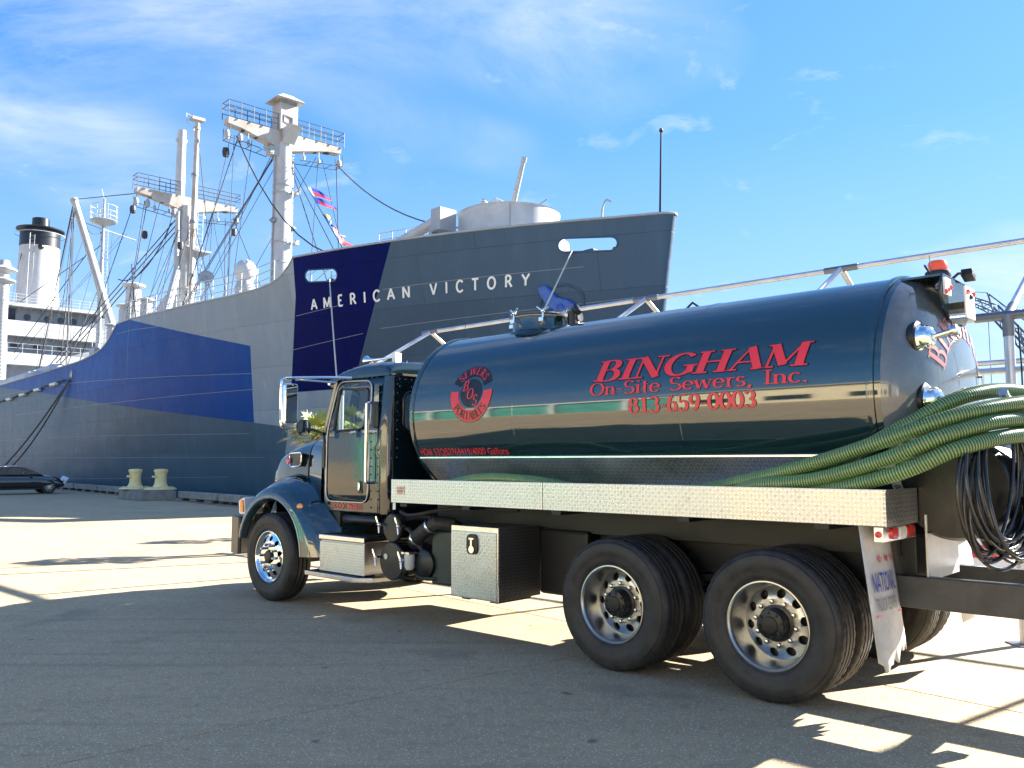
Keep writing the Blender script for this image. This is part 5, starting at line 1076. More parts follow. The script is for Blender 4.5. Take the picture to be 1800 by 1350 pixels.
# ship's name
nm_w = mat('name_white', (.80, .80, .78), .4)
def nmap(u, v): a = 15.98 - u; return HP(a, 8.94 + v + (16 - a) * .008, .02)
def widths(txt): return text_width(txt)
def name_word(txt, fn, th_, xs, space):
    x = 0.
    for ch in txt:
        mb = MB(); letters(mb, ch, .47, fn, th_, th_, False, xs=xs, space=space, start=x); mb.build('name_letter', nm_w, hull, smooth=0, recalc=False); x += G[ch][0] * xs + space
name_word('AMERICAN', nmap, .19, 1.08, .77); name_word('VICTORY', lambda u, v: nmap(6.56 + u, v), .19, .94, .75)
# anchor
anb = mat('anchor_blue', (.02, .10, .42), .4, var=.2, vscale=3.)
an = MB().prism([(-.75, .62), (-.45, .70), (.0, .18), (.42, .05), (.85, -.25), (.62, -.62), (.15, -.52), (-.32, -.20), (-.62, .22)], lambda u, v, w_: HP(3.85 - u, 8.25 + v, w_), .03, .26).build('anchor', anb, SH, smooth=0, bevel=.05)
MB().beam(HP(3.7, 8.1, .30), HP(3.35, 7.4, .22), .22, .22).prism([(-.2, -.4), (.9, -.62), (.75, -.85), (-.3, -.62)], lambda u, v, w_: HP(3.85 - u, 8.25 + v, w_), .06, .34).build('anchor_stock', anb, an, smooth=0, bevel=.03)
MB().tube([HP(3.75 + .85 * math.cos(i * .2094), 8.15 + .78 * math.sin(i * .2094), .02) for i in range(30)], .06, n=7, closed=True).build('hawse_ring', h_slate, an)
# chocks seen through the openings
for a, z in ((3.35, 10.22), (2.25, 10.25), (15.6, 10.2), (14.9, 10.2)):
    MB().bb(tuple(sp(-(a + so(z)) - .28, half(a, z) - .75, z - .15)), tuple(sp(-(a + so(z)) + .28, half(a, z) - 1.1, z + .26))).build('mooring_chock', h_slate, SH, smooth=0, bevel=.06)
# fittings
def ladder(mb, a, b, w_, up):
    a = Vector(a); b = Vector(b); s_ = (b - a).cross(Vector(up)).normalized() * w_ / 2
    mb.cyl(a + s_, b + s_, .03, n=5).cyl(a - s_, b - s_, .03, n=5)
    n = int((b - a).length / .4)
    for i in range(n): c = a.lerp(b, (i + .5) / n); mb.cyl(c + s_, c - s_, .022, n=4)
def railing(name, pts, h=1.05, bars=3, r=.025, parent=SH, every=1, m=None):
    o = None
    for bq in range(bars):
        q = MB().tube([Vector(p) + Vector((0, 0, h * (bq + 1) / bars)) for p in pts], r, n=5)
        q.build('rail' if o is None else 'rail', m or rail_m, parent)
    q = MB()
    for p in pts[::every]: q = MB().cyl(p, Vector(p) + Vector((0, 0, h)), r * 1.1, n=5).build('stanchion', m or rail_m, parent)
gt = MB().lathe([(2.75, 10.05), (2.75, 11.4), (2.9, 11.75), (2.9, 11.95), (2.5, 12.0), (2.45, 12.05), (2.45, 13.38), (2.49, 13.42), (2.40, 13.42), (2.38, 12.2), (.001, 12.2)], sp(-9.75, 0, 0), (0, 0, 1), 56).build('gun_tub', wht, SH)
MB().cyl(sp(-7.9, 1.62, 12.1), sp(-7.9, 1.62, 13.36), .03, n=6).build('tub_seam', gryp, gt)
MB().tube([sp(-9.75 + 3.3 * math.cos(R(a)), 3.3 * math.sin(R(a)), 11.55 + .18 * math.sin(R(a * 3))) for a in range(60, 215, 8)], .16, n=8).build('spray_sponson', wht, gt)
gn = MB().lathe([(.6, 12.2), (.55, 13.1), (.4, 13.5), (.001, 13.6)], sp(-9.6, 0, 0), (0, 0, 1), 20).build('gun_mount', gryp, gt)
MB().cyl(sp(-9.75, 0, 13.2), sp(-8.75, -.05, 16.0), .17, .10, n=14).cyl(sp(-8.78, -.05, 15.9), sp(-8.70, -.05, 16.12), .13, n=14).build('gun_barrel', gryp, gn)
MB().tube([sp(-10.6, .7, 13.5), sp(-10.4, .8, 14.0), sp(-10.0, .6, 14.25), sp(-9.8, .3, 14.1)], .06, n=6).tube([sp(-10.9, .5, 13.7), sp(-10.9, .7, 14.2), sp(-10.6, .9, 14.3)], .07, n=6).sphere(sp(-10.7, .75, 14.1), .2, 8).tube([sp(-9.0, -.5, 13.6), sp(-8.5, -.8, 13.9), sp(-8.1, -1.0, 14.15)], .03, n=5).tube([sp(-9.2, -.5, 13.7), sp(-8.7, -.9, 13.75), sp(-8.3, -.9, 13.8)], .03, n=5).build('sight_gear', gryp, gn)
railing('rail', [sp(-12.3 - .8 * i, 2.6 + .25 * i, 12.05) for i in range(5)])
bo = MB().cyl(sp(-19.0, 3.2, 11.7), sp(-11.4, 3.0, 13.05), .30, .25, n=16).build('stowed_boom', wht, SH)
MB().bb(tuple(sp(-11.5, 2.4, 12.4)), tuple(sp(-10.8, 3.4, 13.5))).bb(tuple(sp(-11.9, 2.9, 10.1)), tuple(sp(-11.6, 3.2, 12.9))).build('boom_crutch', gryp, bo, smooth=0, bevel=.04)
MB().cyl(sp(-16.4, 3.0, 10.0), sp(-16.4, 3.0, 11.9), .12, n=8).build('crutch_post', gryp, bo)
js = MB().cyl(sp(-.72, 0, 11.4), sp(-.60, 0, 15.0), .05, .035, n=8).lathe([(.06, 0), (.09, .06), (.06, .15), (.001, .18)], sp(-.6, 0, 14.95), (0, 0, 1), 10).build('jackstaff', blkf, SH)
MB().tube(spline([sp(-2.95, 1.0, 11.4), sp(-2.9, 1.0, 12.1), sp(-2.7, 1.0, 12.4), sp(-2.45, 1.0, 12.3)], 6), .045, n=7).build('davit', gryp, SH)
# masts
def mast(x, zt, zb, name, house, r=.62):
    m_ = MB().lathe([(r + .12, zb), (r + .05, zb + 3), (r, zt - 4), (r - .05, zt)], sp(x, 0, 0), (0, 0, 1), 28).build(name, wht, SH)
    ct = MB()
    pf = [(-4.35, .35), (-3.2, .45), (-1.3, .85), (0, 1.15), (1.3, .85), (3.2, .45), (4.15, .35)]; zc_ = zt + .35
    tops = [sp(x + sx, y, zc_ + .38) for y, d in pf for sx in (-.42, .42)]; bots = [sp(x + sx, y, zc_ + .38 - d * 1.15) for y, d in pf for sx in (-.36, .36)]
    N = len(pf); ct.v = [tuple(v) for v in tops + bots]
    for i in range(N - 1):
        a, b = 2 * i, 2 * i + 2
        for f in ((a, a + 1, b + 1, b), (2 * N + a, 2 * N + b, 2 * N + b + 1, 2 * N + a + 1), (a, b, 2 * N + b, 2 * N + a), (a + 1, 2 * N + a + 1, 2 * N + b + 1, b + 1)): ct.f.append(f); ct.m.append(0)
    ct.f += [(0, 2 * N, 2 * N + 1, 1), (2 * N - 2, 2 * N - 1, 4 * N - 1, 4 * N - 2)]; ct.m += [0, 0]
    c_ = ct.build('crosstree', rust, m_, smooth=0)
    for y, d in ((-3.3, .47), (-2.3, .62), (1.9, .7), (2.9, .5)): MB().add([sp(x + .37 * math.cos(q * .524) * .6, y + .26 * math.sin(q * .524), zc_ + .38 - d * 1.15 - .02) for q in range(12)], [tuple(range(12))]).build('lightening_hole', porth, c_, smooth=0)
    for sx in (-.5, .5):
        for y0, y1 in ((-4.5, -.7), (.7, 4.2)):
            ps = [sp(x + sx, y0 + (y1 - y0) * i / 4, zc_ + .4) for i in range(5)]
            for bq in (.4, .75, 1.1): MB().tube([p + Vector((0, 0, bq)) for p in ps], .028, n=5).build('rail', rail_d, c_)
            for p in ps: MB().cyl(p, p + Vector((0, 0, 1.1)), .03, n=5).build('stanchion', rail_d, c_)
    for y in (-4.5, 4.2): MB().tube([sp(x - .5, y, zc_ + 1.5), sp(x + .5, y, zc_ + 1.5)], .028, n=5).tube([sp(x - .5, y, zc_ + 1.15), sp(x + .5, y, zc_ + 1.15)], .028, n=5).build('rail', rail_d, c_)
    for y0, y1 in ((-4.4, -1.0), (1.0, 4.1)):
        w_ = MB(); yo = y0 if abs(y0) > abs(y1) else y1; yi = y1 if yo == y0 else y0
        for sx in (-.5, .5): w_.tube([sp(x + sx, yo, zc_ - .2), sp(x + sx, yo, zc_ - 1.0), sp(x + sx, yi, zc_ - 1.35)], .03, n=5)
        for i in range(4): y = yo + (yi - yo) * i / 4; w_.cyl(sp(x - .5, y, zc_ - 1.0 - .09 * i), sp(x + .5, y, zc_ - 1.0 - .09 * i), .025, n=5)
        w_.build('under_walkway', rail_d, c_)
    for y in (-4.35, 4.1, 3.2):
        b_ = MB().lathe([(.03, -.36), (.13, -.3), (.2, -.1), (.2, .1), (.13, .3), (.03, .36)], sp(x + .1, y, zc_ - .75), (0, 0, 1), 10).cyl(sp(x + .1, y, zc_ - .45), sp(x + .1, y, zc_ - .1), .05, n=6).build('cargo_block', gryp, c_)
    rg = MB()
    for i in range(int((zt - zb - 2) / .42)):
        z = zb + 2 + .42 * i; rg.tube([sp(x + .2, -(r - .02), z), sp(x + .2, -(r + .14), z), sp(x - .2, -(r + .14), z), sp(x - .2, -(r - .02), z)], .025, n=4)
    rg.build('climbing_rungs', rail_m, m_)
    MB().cyl(sp(x, r, zt - .6), sp(x, r + .5, zt - .9), .25, n=8).bb(tuple(sp(x - .35, r - .1, zt - 1.0)), tuple(sp(x + .35, r + .5, zt - .4))).build('head_block', gryp, m_)
    if house:
        MB().bb(tuple(sp(x - .62, -.72, zc_ + .4)), tuple(sp(x + .62, .60, zc_ + 2.35))).build('lookout_house', rust, m_, smooth=0, bevel=.04)
        MB().bb(tuple(sp(x - .58, -.66, zc_ + 2.35)), tuple(sp(x + .58, .55, zc_ + 2.62))).build('louvre', shade, m_, smooth=0)
        MB().add([sp(x - 1.0, -1.1, zc_ + 2.6), sp(x + 1.0, -1.1, zc_ + 2.6), sp(x + 1.0, 1.0, zc_ + 2.6), sp(x - 1.0, 1.0, zc_ + 2.6), sp(x - .4, -.4, zc_ + 3.1), sp(x + .4, -.4, zc_ + 3.1), sp(x + .4, .3, zc_ + 3.1), sp(x - .4, .3, zc_ + 3.1)], [(0, 1, 2, 3), (4, 5, 6, 7), (0, 1, 5, 4), (1, 2, 6, 5), (2, 3, 7, 6), (3, 0, 4, 7)]).build('house_roof', rust, m_, smooth=0)
        MB().prism([(.6, 0), (1.7, 0), (.6, -1.0)], lambda u, v, w_: sp(x + u, w_, zc_ + .55 + v), -.5, .4).build('lamp_platform', wht, m_, smooth=0)
        MB().tube([sp(x + .63, .3, zc_ + 1.5), sp(x + .66, -.3, zc_ + 1.4), sp(x + .66, -.3, zc_ + .9), sp(x + .63, .3, zc_ + 1.0)], .04, n=5, closed=True).build('hatch_frame', shade, m_)
    return m_
m1 = mast(-33., 23.6, 9.2, 'fore_mast', True)
for z, y in ((18.0, .75), (17.7, -.75)): MB().lathe([(.02, .25), (.22, .1), (.25, 0), (.10, -.12)], sp(-32.8, y, z), (0, 0, 1), 12).build('floodlight', shade, m1)
for z in (15.2, 20.6): MB().lathe([(.66, -.05), (.69, 0), (.66, .05)], sp(-33, 0, z), (0, 0, 1), 24).build('mast_band', gryp, m1)
m2 = mast(-50., 23.0, 8., 'main_mast', False)
MB().cyl(sp(-50.4, .45, 23.3), sp(-50.4, .45, 29.6), .40, .34, n=16).cyl(sp(-50.4, .0, 28.7), sp(-50.4, .9, 28.7), .18, n=10).build('topmast', wht, m2)
MB().cyl(sp(-48.9, -.1, 9), sp(-48.9, -.25, 30.2), .27, .2, n=14).bb(tuple(sp(-49.3, -.8, 30.2)), tuple(sp(-48.6, .3, 30.45))).tube([sp(-48.9, .6, 29.8), sp(-48.9, .7, 30.6), sp(-48.9, .0, 30.4)], .05, n=5).lathe([(.3, -.1), (.3, .1)], sp(-48.9, -.2, 29.5), (0, 0, 1), 12).build('radio_pole', rust, m2)
for z in (25.5, 21.5, 17.0): MB().lathe([(.28, -.12), (.31, 0), (.28, .12)], sp(-48.9, -.18, z), (0, 0, 1), 12).build('pole_band', shade, m2)
MB().bb(tuple(sp(-49.4, -1.6, 19.0)), tuple(sp(-48.4, -.2, 19.15))).prism([(-.2, 0), (-1.6, 0), (-.2, -.7)], lambda u, v, w_: sp(-48.9 + w_, u, 19.0 + v), -.1, .1).build('small_platform', gryp, m2, smooth=0)
MB().cyl(sp(-49.3, .9, 10), sp(-49.8, .75, 22.4), .24, .2, n=12).cyl(sp(-50.6, -.9, 10), sp(-50.2, -.75, 22.4), .24, .2, n=12).build('mast_leg', wht, m2)
lm = MB(); ladder(lm, sp(-49.2, -.9, 12), sp(-49.2, -.9, 22.5), .45, (1, 0, 0)); lm.build('ladder', rail_m, m2)
MB().cyl(sp(-46.2, 3.4, 10.2), sp(-49.2, .9, 17.2), .38, .3, n=14).build('derrick_boom', wht, SH)
MB().cyl(sp(-53.5, 3.2, 10.0), sp(-50.5, .9, 15.5), .33, .28, n=14).build('derrick_boom', wht, SH)
MB().bb(tuple(sp(-48.0, -2.0, 9.2)), tuple(sp(-52.0, 2.0, 12.2))).build('mast_house', wht, SH, smooth=0, bevel=.05)
MB().bb(tuple(sp(-31.2, -2.0, 9.2)), tuple(sp(-35.0, 2.0, 11.8))).build('mast_house', wht, SH, smooth=0, bevel=.05)
b3 = MB().cyl(sp(-62.4, .2, 9.6), sp(-66, 4.47, 26.4), .44, .30, n=14).build('derrick_boom', wht, SH)
MB().lathe([(.33, -.2), (.38, -.1), (.38, .1), (.30, .2)], sp(-65.98, 4.45, 26.3), (-.2, -.25, 1), 12).build('boom_head', gryp, b3)
rm = MB().cyl(sp(-72, 0, 8), sp(-72, 0, 28.8), .30, .12, n=12).build('radar_mast', gryp, SH)
MB().lathe([(.2, 25.9), (1.2, 26.3), (1.35, 26.45), (1.3, 26.5), (.1, 26.5)], sp(-72, 0, 0), (0, 0, 1), 24).build('crows_nest', gryp, rm)
for z in (26.9, 27.4, 28.0): MB().tube([sp(-72 + 1.3 * math.cos(i * .2618), 1.3 * math.sin(i * .2618), z) for i in range(24)], .035, n=5, closed=True).build('rail', rail_m, rm)
for i in range(8): MB().cyl(sp(-72 + 1.3 * math.cos(i * .785), 1.3 * math.sin(i * .785), 26.45), sp(-72 + 1.3 * math.cos(i * .785), 1.3 * math.sin(i * .785), 28), .03, n=5).build('stanchion', rail_m, rm)
MB().cyl(sp(-72, -3.3, 25.0), sp(-72, 3.3, 26.2), .07, n=6).tube([sp(-72, .2, 22.0), sp(-71.6, 1.6, 22.4), sp(-71.6, 1.7, 23.8), sp(-71.6, 1.2, 23.9), sp(-71.6, 1.1, 22.7)], .07, n=6).cyl(sp(-72, 0, 28.6), sp(-72, .3, 29.8), .04, n=5).build('yard', rail_m, rm)
lm = MB(); ladder(lm, sp(-71.6, -.3, 14), sp(-71.7, -.2, 25.6), .4, (1, 0, 0)); lm.build('ladder', rail_m, rm)
# funnel
fx = -97.; fn_ = MB().lathe([(2.35, 14), (2.35, 21), (2.25, 28.3)], sp(fx, 0, 0), (0, 0, 1), 44).build('funnel', wht, SH)
MB().lathe([(2.27, 28.3), (2.25, 30.3), (2.7, 30.45), (2.72, 30.6), (2.2, 30.75), (1.0, 30.8), (.98, 32.0), (.90, 32.05), (.001, 31.9)], sp(fx, 0, 0), (0, 0, 1), 44).build('funnel_top', blkf, fn_)
lm = MB(); ladder(lm, sp(fx + 1.9, 1.35, 18), sp(fx + 1.85, 1.3, 29.5), .6, (.8, -.6, 0)); lm.cyl(sp(fx + 2.25, 1.7, 19), sp(fx + 2.2, 1.6, 29.6), .05, n=5); lm.build('ladder', rail_m, fn_)
MB().tube([sp(fx + 2.8 * math.cos(i * .209), 2.8 * math.sin(i * .209), 29.9) for i in range(30)], .04, n=5, closed=True).build('guard_ring', rail_m, fn_)
MB().sphere(sp(fx + 2.3, .4, 28.0), .35, 10).build('funnel_lamp', blkf, fn_)
# bridge house
hx = -87.; hs_ = MB().bb(tuple(sp(hx - 20, -6.5, 7.6)), tuple(sp(hx - 1.0, 6.5, 19.1))).build('bridge_house', shade, SH, smooth=0)
MB().bb(tuple(sp(hx - 19, -5.6, 19.1)), tuple(sp(hx + .2, 5.6, 19.45))).build('house_roof', wht, hs_, smooth=0)
for z0, z1, y0, y1 in ((15.75, 17.45, -4.9, 5.5), (12.5, 13.85, -7.5, 8.0)):
    MB().bb(tuple(sp(hx - .02, y0, z0)), tuple(sp(hx + .16, y1, z1))).bb(tuple(sp(hx - 1, y0, z0)), tuple(sp(hx - .02, y1, z0 + .2))).bb(tuple(sp(hx - 14, y1 - .15, z0)), tuple(sp(hx - .02, y1, z1))).bb(tuple(sp(hx - 14, y0, z0)), tuple(sp(hx - .02, y0 + .15, z1))).build('bridge_screen', wht, hs_, smooth=0)
for y in (3.0, .9, -.5, -1.9): 
    MB().cyl(sp(hx - .999, y, 18.1), sp(hx - .95, y, 18.1), .36, n=18).build('porthole', porth, hs_)
for y in (1.9, -.6, 4.2): MB().cyl(sp(hx - .999, y, 14.7), sp(hx - .95, y, 14.7), .36, n=18).build('porthole', porth, hs_)
for y in (3.2, 6.2, -2.2): MB().cyl(sp(hx - .999, y, 11.2), sp(hx - .95, y, 11.2), .34, n=18).build('porthole', porth, hs_)
MB().bb(tuple(sp(hx - .998, 4.2, 17.5)), tuple(sp(hx - .93, 5.3, 18.9))).build('wheelhouse_door', porth, hs_, smooth=0)
for i in range(9):
    y = -4.6 + i * 1.22
    for z in (15.75, 19.1): MB().prism([(0, 0), (-.9, 0), (-.9, -.7)], lambda u, v, w_: sp(hx - .05 + u, w_, z + v), y, y + .06).build('bracket', shade, hs_, smooth=0)
railing('rail', [sp(hx, 5.5 - 1.1 * i, 19.45) for i in range(11)]); railing('rail', [sp(hx, 8.0 - 1.5 * i, 13.85) for i in range(11)], bars=2)
railing('rail', [sp(hx - .5 - 2 * i, 5.5, 19.45) for i in range(5)])
kp = MB().cyl(sp(-84, 6.15, 7.6), sp(-84, 6.35, 22.4), .58, .5, n=18).build('king_post', wht, SH)
MB().lathe([(.55, 22.0), (1.25, 22.3), (1.3, 22.45), (.7, 22.8), (.5, 23.4), (.001, 23.5)], sp(-84, 6.35, 0), (0, 0, 1), 20).lathe([(.55, 20.8), (1.15, 21.1), (1.2, 21.25), (.6, 21.5)], sp(-84, 6.35, 0), (0, 0, 1), 20).build('vent_cowl', gryp, kp)
rg = MB()
for i in range(28): rg.cyl(sp(-83.4, 6.45, 10 + .4 * i), sp(-83.4, 6.05, 10 + .4 * i), .03, n=4)
rg.build('climbing_rungs', rail_m, kp)
def vent(x, y, zb, zt, r):
    v_ = MB().lathe([(r, zb), (r, zt - r), (r * .85, zt - .9 * r), (r * .85, zt - .5 * r), (r * 1.5, zt - .45 * r), (r * 1.55, zt - .2 * r), (r * 1.1, zt), (.001, zt + .1 * r)], sp(x, y, 0), (0, 0, 1), 22).build('ventilator', wht, SH)
    MB().lathe([(r * 1.02, -.06), (r * 1.1, 0), (r * 1.02, .06)], sp(x, y, zt - 1.6), (0, 0, 1), 22).build('vent_band', gryp, v_)
vent(-56., 2., 7.6, 17.1, .62); vent(-54.2, 1.5, 7.6, 15.6, .5); vent(-55.0, 3.0, 7.6, 15.0, .45)
rd_ = MB().sphere(sp(-27.6, 5, 12.95), .66, 20, sc=(1, 1, 1.12)).build('radome', wht, SH); MB().lathe([(.5, 9.25), (.5, 11.4), (.62, 11.9), (.45, 12.4)], sp(-27.6, 5, 0), (0, 0, 1), 20).build('radome_base', gryp, rd_)
ds = MB().lathe([(.001, .0), (.3, .06), (.5, .16)], sp(-34.3, 4.6, 13.7), (.6, -.3, .3), 20).build('dish_antenna', gryp, SH, solid=.03); MB().cyl(sp(-34.3, 4.6, 9.2), sp(-34.3, 4.6, 13.6), .06, n=7).build('dish_post', gryp, ds)
MB().tube([sp(-36, 4.8, 9.3), sp(-36, 4.8, 10.9)], .9, n=16).build('cable_reel', wht, SH)
# deck-edge railings
ra = [18.6 + 1.3 * i for i in range(14)]
railing('rail', [HP(a, (lambda a: next(z0 + (z1 - z0) * (a - a0) / (a1 - a0) for (a0, z0), (a1, z1) in zip(sheer, sheer[1:]) if a0 <= a <= a1))(a), -.15) for a in ra], h=1.15, r=.028)
railing('rail', [sp(-16.5 - 1.6 * i, 4.5 + .25 * i, 10.05 if i < 2 else 9.3) for i in range(8)], h=2.2, bars=4, r=.026)
railing('rail', [sp(-38 - 2.0 * i, 4.0, 11.8) for i in range(12)], h=1.2, r=.028)
MB().bb(tuple(sp(-38, -5, 7.6)), tuple(sp(-46, 5, 10.2))).build('hatch_coaming', gryp, SH, smooth=0); MB().bb(tuple(sp(-57, -5, 7.6)), tuple(sp(-68, 5, 9.9))).build('hatch_coaming', gryp, SH, smooth=0)
MB().cyl(sp(-60, 6.8, 9.6), sp(-76, 7.6, 9.3), .5, .42, n=14).build('stowed_boom', wht, SH)
rq = random.Random(5); hp = MB()
for i in range(16): hp.sphere(sp(-56 - i * .62, 7.5 + rq.uniform(-.4, .4), 9.0 + rq.uniform(-.2, .35)), rq.uniform(.35, .62), 8, sc=(1.3, 1, .8))
hp.build('canvas_covers', wht, SH)
# rigging
def wire(pts, r=.035, nm='stay'): MB().tube(pts, r, n=5).build(nm, rig, SH, recalc=False)
L2 = lambda a, b, s_=0: sag(sp(*a), sp(*b), s_, 12 if s_ else 2)
wire(L2((-33, 3.4, 23.3), (-12.6, 3.0, 12.9), 4.2), .045, 'boom_fall'); wire(L2((-33, -4.2, 23.2), (-12.0, 0., 13.3), 1.2), .045, 'boom_fall')
for a, b in (((-33, 3.3, 23.2), (-34.5, 6.5, 10)), ((-33, -4.2, 23.0), (-31.6, -4.0, 10)), ((-33, -.5, 22.4), (-22.0, 2.6, 11.5)), ((-33, -.6, 22.7), (-20.0, 1.6, 11.5)), ((-33, -.4, 22.5), (-25.5, -2.5, 10.5)),
             ((-33, .7, 22.6), (-47.6, 2.8, 10.5)), ((-33, .8, 22.3), (-45.2, 3.6, 10)), ((-33, .6, 22.6), (-49.5, -4.0, 22.6)),
             ((-50, 4.2, 22.6), (-52, 7.2, 9.5)), ((-50, 3.4, 22.8), (-46, 6.0, 9.8)), ((-50, 3.2, 22.8), (-48.2, 5.4, 9.5)), ((-50, -4.1, 22.8), (-41, -5, 10)), ((-50, -4.0, 22.7), (-37, 2.0, 10.2)), ((-50, -3.4, 22.7), (-44, -1, 10)),
             ((-50, -.5, 21.8), (-40.2, 3.6, 10)), ((-50, -.6, 22.0), (-38.0, 3.0, 10)), ((-50, -.4, 21.6), (-42.5, 4.6, 10)), ((-50, -.6, 22.1), (-36.5, 2.4, 10)), ((-50, .3, 22.0), (-45.5, 5.0, 9.9)),
             ((-66, 4.47, 26.4), (-50, 4.3, 23.2)), ((-66, 4.4, 26.2), (-72, 5.5, 9.5)), ((-66, 4.5, 26.2), (-64, 7.2, 9.5)), ((-66, 4.3, 26.0), (-58, 7, 9.5)), ((-72, 0, 20), (-60, 6, 9.8)), ((-72, 0, 24), (-87, 4, 19.6)), ((-48.9, -.2, 30), (-47.5, -.9, 20)),
             ((-65, 3.2, 21.5), (-80, 5.8, 13)), ((-97, 1.9, 28), (-84, 6.2, 13)), ((-72, 3.0, 26.1), (-60, 6, 10))):
    wire(L2(a, b), .032 if a[0] > -60 else .04)
for d in (0, .5, 1.0): wire(L2((-50 + .12 * d, .8, 21.8 - 1.0 * d), (-70.5 + 3.4 * d, 5.0, 10.6 - .3 * d)), .045, 'topping_line')
wire(L2((-66, 4.4, 26.1), (-72.3, 0, 25.4), 1.3), .04); wire(L2((-50, 1.2, 21.4), (-57, 3.0, 17.5), 1.6), .045)
wire(L2((-47.2, 4.2, 10.8), (-52.5, 3.4, 18), 1.2), .045)
for p in ((-33, 4.1, 22.0), (-50, 4.3, 21.9), (-50, 3.3, 20.0), (-50, -4.2, 21.6), (-46.8, 1.6, 18.8)):
    MB().lathe([(.05, -.34), (.2, -.28), (.24, 0), (.2, .28), (.05, .34)], sp(*p), (0, 0, 1), 10).build('pulley_block', rig, SH)
# more deck gear
for x, y, z, r, h in ((-53, 4.6, 9.9, .35, 3.0), (-44.5, 4.8, 7.6, .3, 4.6), (-38.5, 5.2, 9.25, .28, 2.6)): vent(x, y, z, z + h, r)
for x, y in ((-37.8, 4.2), (-47, 4.6), (-53.8, 4.8), (-29.8, 3.6)):
    wn = MB().cyl(sp(x, y - .9, 10.4), sp(x, y + .9, 10.4), .45, n=14).bb(tuple(sp(x - .7, y - 1.0, 9.3)), tuple(sp(x + .7, y - .6, 10.9))).bb(tuple(sp(x - .7, y + .6, 9.3)), tuple(sp(x + .7, y + 1.0, 10.9))).build('cargo_winch', gryp, SH, smooth=40)
for x0, z0 in ((-91, 14.2), (-99, 14.2)):
    lb_ = MB().lathe([(.001, -3.4), (.55, -2.8), (.95, -1.5), (1.05, 0), (.95, 1.5), (.55, 2.8), (.001, 3.4)], sp(x0, 7.6, z0 + 1.4), (1, 0, 0), 16).build('lifeboat', wht, SH)
    for d in (-2.4, 2.4): MB().tube(spline([sp(x0 + d, 6.6, z0 - .5), sp(x0 + d, 6.6, z0 + 2.4), sp(x0 + d, 7.2, z0 + 3.2), sp(x0 + d, 7.8, z0 + 3.0)], 5), .09, n=6).build('davit', gryp, lb_)
for y in (4.9, -4.6): MB().cyl(sp(-88.5, y, 19.45), sp(-88.5, y, 21.6), .09, n=6).sphere(sp(-88.5, y, 21.8), .3, 10).build('searchlight', gryp, SH)
for i in range(5): MB().cyl(sp(-90.0 - 1.9 * i, 5.0 - .3 * i, 19.45), sp(-90.0 - 1.9 * i, 5.0 - .3 * i, 20.6 + .5 * (i % 3)), .22, n=10).build('deck_vent', wht, SH)
rq = random.Random(21)
for i in range(16):
    a = (-50, rq.uniform(-4.2, 4.2), 22.9) if i % 2 else (-33, rq.uniform(-4, 3.8), 23.3); wire(L2(a, (a[0] + rq.uniform(-9, 8), a[1] + rq.uniform(-2, 4.5), 10.2)), .022, 'running_line')
for i in range(8): a = (-66, 4.4, 26.2 - .1 * i); wire(L2(a, (-66 + rq.uniform(-16, 12), rq.uniform(1, 7.5), 10.5)), .022, 'running_line')
for i in range(6): wire(L2((-72, rq.uniform(-3, 3), 25.6), (-72 + rq.uniform(-16, 14), rq.uniform(-3, 7), 12)), .018, 'signal_halyard')
for x, zt in ((-33., 23.6), (-50., 23.0)):
    for y in (-2.6, -1.4, 1.5, 2.7): MB().lathe([(.04, -.2), (.12, -.1), (.12, .1), (.04, .2)], sp(x + .3, y, zt - .7), (0, 0, 1), 8).cyl(sp(x + .3, y, zt - .5), sp(x + .3, y, zt + .1), .025, n=5).build('small_block', gryp, SH)
    for z in (zt - 3.5, zt - 7, zt - 10.5): MB().lathe([(.63, -.09), (.70, -.05), (.70, .05), (.63, .09)], sp(x, 0, z), (0, 0, 1), 24).bb(tuple(sp(x + .5, -.9, z - .15)), tuple(sp(x + .9, -.6, z + .2))).build('mast_collar', gryp, SH)
    for s__ in (-1, 1): MB().cyl(sp(x + .1, s__ * .72, 11.5), sp(x + .1, s__ * .70, zt - .8), .06, n=6).build('conduit', gryp, SH)
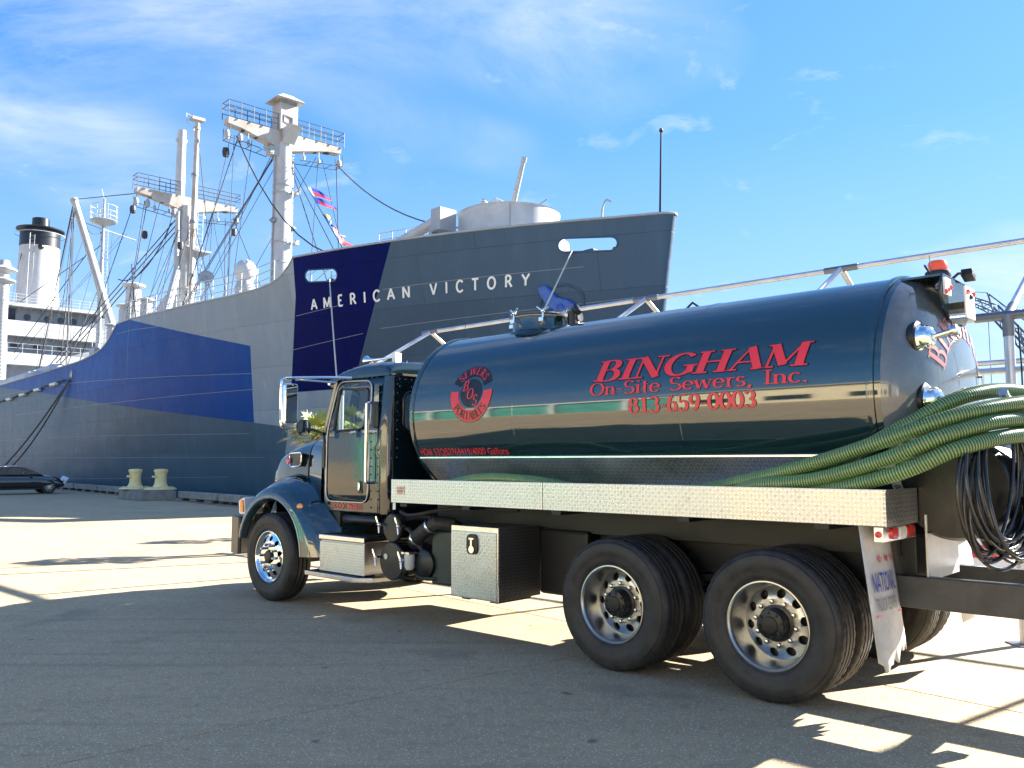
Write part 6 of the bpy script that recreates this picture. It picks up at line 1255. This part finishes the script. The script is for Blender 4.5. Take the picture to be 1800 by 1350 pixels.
# ------------------------------------------------------------------ signal flags and mooring lines (things of their own)
def s2w(p): return SH.location + Matrix.Rotation(R(42.5 - 90), 3, 'Z') @ Vector(p)
fr_, fb_, fw_, fy_ = mat('flag_red', (.62, .02, .03), .7), mat('flag_blue', (.02, .06, .42), .7), mat('flag_white', (.8, .8, .8), .7), mat('flag_yellow', (.7, .5, .03), .7)
A_, B_ = sp(-33, -.6, 22.7), sp(-20.0, 1.6, 11.5)
flags = [(.27, 1.5, 1.05, [fw_, fb_, fr_], 'largest signal flag, blue over red with a white hoist, highest on the halyard'), (.355, 1.35, .9, [fb_, fb_, fr_], 'blue and red signal flag second from the top of the halyard'), (.50, .5, 1.2, [fb_, fy_, fb_], 'furled blue and yellow signal flag halfway down the halyard'), (.60, .7, .7, [fw_, fr_, fw_], 'small red and white signal flag below the furled one'), (.67, 1.0, .75, [fw_, fr_, fr_], 'red signal flag with white edge, second from the bottom'), (.76, 1.0, .75, [fb_, fr_, fr_], 'red signal flag with blue hoist, lowest on the halyard')]
for t, L, H_, ms, lb in flags:
    o0 = A_.lerp(B_, t); d = (B_ - A_).normalized(); wdir = sp(.75, -.62, -.22).normalized()
    fl = MB().grid(lambda u, v: o0 + d * (H_ * v) + wdir * (L * u) + Vector((.10 * math.sin(6 * u + 3 * v + t * 9), .16 * math.sin(7 * u + t * 20) * u, -.25 * u * u + .08 * math.sin(5 * u + v * 3))), 14, 9)
    fl.m = [(0 if (i // 8) < 2 else (1 if (i % 8) < 4 else 2)) for i in range(len(fl.f))]
    o = fl.build('signal_flag', ms, None, smooth=60, recalc=False); o.location = SH.location; o.rotation_euler = SH.rotation_euler; tag(o, lb, 'flag', 'signal flags on the fore stay')
def moor(a, b, r, s_, lb, m=rope):
    o = MB().tube(sag(a, b, s_, 16), r, n=8).build('mooring_line', m, None, recalc=False); tag(o, lb, 'rope', 'mooring lines of the ship')
moor(s2w(HP(14.7, 10.2, .03)), Q(10.3, -1.0, .35), .030, .25, 'pale mooring rope from the opening above the ship name down behind the cab')
moor(s2w(HP(3.45, 10.25, .03)), Q(14.8, -.9, .35), .032, .2, 'pale mooring rope from the foremost opening down behind the tank hatch')
moor(s2w(HP(45.0, 7.62, .03)), Q(-45, -1.0, .5), .06, .5, 'upper of two dark mooring ropes running left from the hull hole', mat('dark_rope', (.10, .10, .10), .8))
moor(s2w(HP(45.05, 7.6, .05)), Q(-43.2, -1.0, .4), .06, .9, 'lower of two dark mooring ropes running left from the hull hole', MATS['dark_rope'])
o = MB().tube([s2w(HP(46.3 + 1.3 * i, 7.55 - .035 * i + .05 * math.sin(i * 2.1), .12)) for i in range(20)], .06, n=8).build('gangway_rope', MATS['dark_rope'], None); tag(o, 'thick dark rope with white rags slung along the hull side at the left', 'rope')
for i in range(4): MB().tube([s2w(HP(48 + 4.5 * i + .5 * q, 7.5 - .035 * (1.3 + 3.5 * i) - .05, .16)) for q in range(4)], .13, n=8).build('white_rag', whitep, o)
